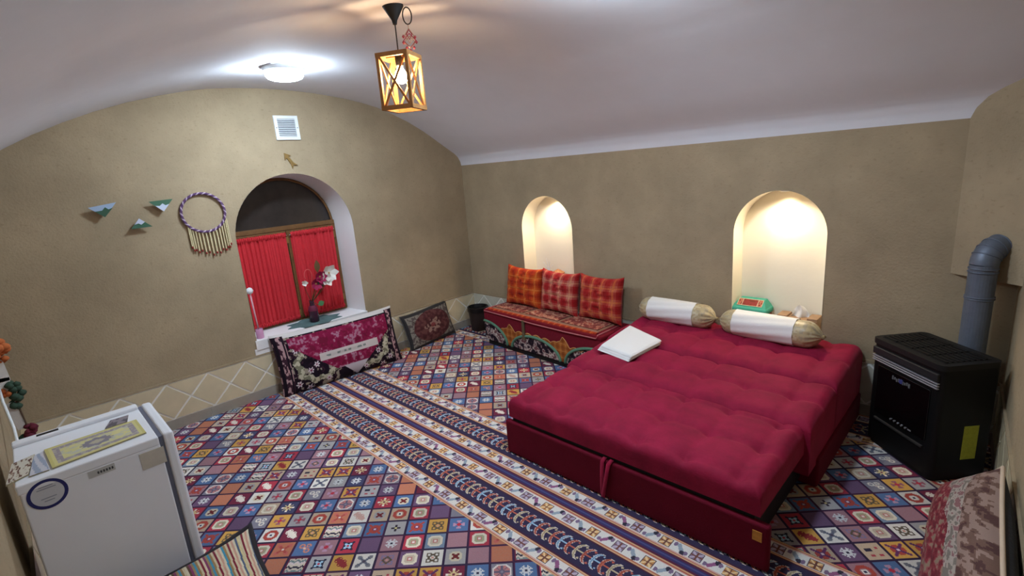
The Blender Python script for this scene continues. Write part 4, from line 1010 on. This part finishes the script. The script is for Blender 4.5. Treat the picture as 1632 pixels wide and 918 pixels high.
# ------------------------------------------------------------------ ceiling lights and pendant
def led(x, y, label):
    z = float(vault(y))
    root = empty('ceiling_panel', (x, y, z-.036)); tag(root, label, 'ceiling light', 'round ceiling panels')
    autosmooth(MB().lathe([(.122, .03), (.124, .002), (.116, -.004), (.112, .0)], 40, cap=False).build('housing', M_plastic, root), 40)
    autosmooth(MB().lathe([(.113, .001), (.112, -.020), (.100, -.036), (.08, -.044), (.04, -.049), (.002, -.050)], 40).build('diffuser', mat('led_diffuser', (.9, .93, 1), .5, emit=((.70, .85, 1.0), LED_POWER)), root), 60)
led(.83, -2.05, 'glowing round white ceiling light above the window'); led(2.97, -1.68, 'round white ceiling light overhead above the red bed')
def pendant():
    cx, cy = 2.142, -2.092; zt_ = float(vault(cy)); z1, z0 = 2.178, 1.942; a = .075
    root = empty('pendant_lamp', (cx, cy, z0)); tag(root, 'wooden box lantern with crossed braces hanging from the ceiling', 'pendant lamp')
    k = lambda o: keep(o, root); ang = math.radians(55+24.5-0)
    Rz = Matrix.Translation((cx, cy, 0)) @ Matrix.Rotation(math.radians(LANT), 4, 'Z')
    t = .014
    for sx in (-1, 1):
        for sy in (-1, 1): k(MB().box((sx*(a-t/2)-t/2, sy*(a-t/2)-t/2, z0), (sx*(a-t/2)+t/2, sy*(a-t/2)+t/2, z1), Rz).build('post', M_wood))
    for z in (z0, z1-.018):
        for s in (-1, 1):
            k(MB().box((-a, s*(a-t/2)-t/2-.001, z), (a, s*(a-t/2)+t/2+.001, z+.018), Rz).build('rail', M_wood))
            k(MB().box((s*(a-t/2)-t/2-.001, -a, z), (s*(a-t/2)+t/2+.001, a, z+.018), Rz).build('rail', M_wood))
    H = z1-z0-.028; L = math.hypot(2*a-2*t, H); th = math.atan2(H, 2*a-2*t); zc = (z0+z1)/2
    for q in range(4):
        for s in (-1, 1):
            M_ = Rz @ Matrix.Rotation(q*PI/2, 4, 'Z') @ Matrix.Translation((0, -(a-t/2)+.0015*s, zc)) @ Matrix.Rotation(-s*th, 4, 'Y')
            k(MB().box((-L/2, -.003, -.0045), (L/2, .003, .0045), M_).build('brace', M_wood))
    k(MB().box((-a, -.008, z1-.012), (a, .008, z1-.004), Rz).build('top_bar', M_wood))
    k(MB().lathe([(.017, 0), (.018, -.005), (.018, -.04), (.015, -.045)], 16, (cx, cy, z1-.004)).build('socket', M_blackmat, None, True))
    k(MB().lathe([(.012, .044), (.014, .034), (.024, .018), (.029, 0), (.024, -.018), (.012, -.027), (.001, -.029)], 20, (cx, cy, z1-.094)).build('bulb', mat('filament_glow', (1, .7, .4), .4, emit=((1.0, .70, .40), BULB_POWER)), None, True))
    k(MB().tube([(cx, cy, z1), (cx+.001, cy, 2.28), (cx, cy, zt_-.06)], .0028, 8).build('cord', M_blackmat, None, True))
    k(autosmooth(MB().lathe([(.046, .0), (.046, -.006), (.012, -.062), (.009, -.078), (.003, -.08)], 24, (cx, cy, zt_+.004)).build('ceiling_rose', M_blackmat), 40))
    # ornament on a ring beside the rose
    o = empty('hanging_charm', (2.175, -2.035, 2.20)); tag(o, 'small crocheted diamond charm on a ring beside the lantern cord', 'ornament')
    kk = lambda q: keep(q, o); c = (2.173, -2.045); dr = Vector((.56, .83, 0)); zr = zt_-.040
    kk(MB().tube([(c[0]+.019*dr.x*math.cos(w), c[1]+.019*dr.y*math.cos(w), zr+.034*math.sin(w)) for w in np.linspace(0, 2*PI, 28, endpoint=False)], .0028, 6, True).build('ring', M_blackmat, None, True))
    MC = mat('crochet_cream', rgb(176, 150, 130), .85); MR = mat('crochet_red', rgb(150, 60, 70), .85); zc = zr-.095
    def rh(w, h, m, nm, z, rr=.003): kk(MB().tube([(c[0]+dr.x*w*math.cos(t_), c[1]+dr.y*w*math.cos(t_), z+h*math.sin(t_)) for t_ in (0, PI/4, PI/2, PI*3/4, PI, PI*5/4, PI*3/2, PI*7/4)], rr, 6, True).build(nm, m, None))
    P = lambda s, z: (c[0]+dr.x*s, c[1]+dr.y*s, z)
    for w, h, m, z in ((.012, .020, MR, zc+.02), (.020, .030, MC, zc+.015), (.027, .030, MR, zc-.005), (.026, .024, MC, zc-.012)):
        kk(MB().tube([P(-w, z), P(0, z+h), P(w, z), P(0, z-h)], .003, 6, True).build('lozenge', m))
    for s, z in ((-.028, zc-.012), (.028, zc-.012), (-.016, zc-.034), (.016, zc-.034), (0, zc-.046), (-.026, zc+.012), (.024, zc+.008)): kk(MB().lathe([(.001, .008), (.007, 0), (.001, -.008)], 8, P(s, z)).build('tassel', MR, None, True))
    kk(MB().tube([P(0, zr-.034), P(0, zc+.044)], .0018, 6).build('thread', MC))
LANT = 30.0
pendant()

# ------------------------------------------------------------------ garland by the fridge
def garland():
    root = empty('flower_garland', (.45, -3.66, .40)); tag(root, 'hanging garland of orange and green cloth flowers with white cards beyond the fridge', 'garland')
    k = lambda o: keep(o, root); rnd = random.Random(3)
    k(MB().tube([(.44, -3.655, 1.05), (.45, -3.645, .8), (.46, -3.63, .6), (.47, -3.615, .38)], .004, 6).build('string', mat('string_brown', rgb(96, 76, 60), .9)))
    def pom(c, R, col, nm):
        V = []; F = []; mb = MB(); m = mat(nm, rgb(*col), .9)
        for q in range(9):
            d = Vector((rnd.gauss(0, 1), rnd.gauss(0, 1), rnd.gauss(0, 1))).normalized()*R*.55
            mb.lathe([(.001, -R*.5), (R*.38, -R*.25), (R*.5, 0), (R*.38, R*.25), (.001, R*.5)], 8, (c[0]+d.x, c[1]+d.y, c[2]+d.z))
        k(mb.build(nm, m, None, True))
    G = (54, 74, 60); O = (190, 104, 58); Mr = (100, 34, 50)
    for c, R, col, nm in (((.45, -3.635, .945), .05, O, 'orange_flower'), ((.45, -3.640, .885), .035, O, 'orange_flower'), ((.45, -3.63, .725), .035, G, 'green_leaves'), ((.45, -3.622, .685), .042, G, 'green_leaves'), ((.46, -3.632, .635), .04, G, 'green_leaves'), ((.45, -3.66, .70), .03, O, 'orange_flower'), ((.47, -3.615, .475), .034, Mr, 'maroon_flower'), ((.47, -3.625, .44), .032, Mr, 'maroon_flower'), ((.46, -3.65, .40), .05, G, 'green_leaves'), ((.47, -3.605, .46), .02, Mr, 'maroon_flower')): pom(c, R, col, nm)
    for (y, z, h, rt) in ((-3.653, .82, .12, .06), (-3.648, .56, .16, .1), (-3.655, .74, .08, -.1)):
        M_ = Matrix.Translation((.455, y, z)) @ Matrix.Rotation(rt, 4, 'X'); k(MB().box((-.0015, -.022, -h/2), (.0015, .022, h/2), M_).build('white_card', M_cotton))
garland()
o = MB().tube([(.60, -3.672, .77), (.85, -3.66, .76), (1.1, -3.64, .70), (1.35, -3.635, .62), (1.5, -3.64, .5)], .006, 8).build('power_cable', M_plastic, None, True); tag(o, 'white power cable running along the wall behind the fridge', 'cable')
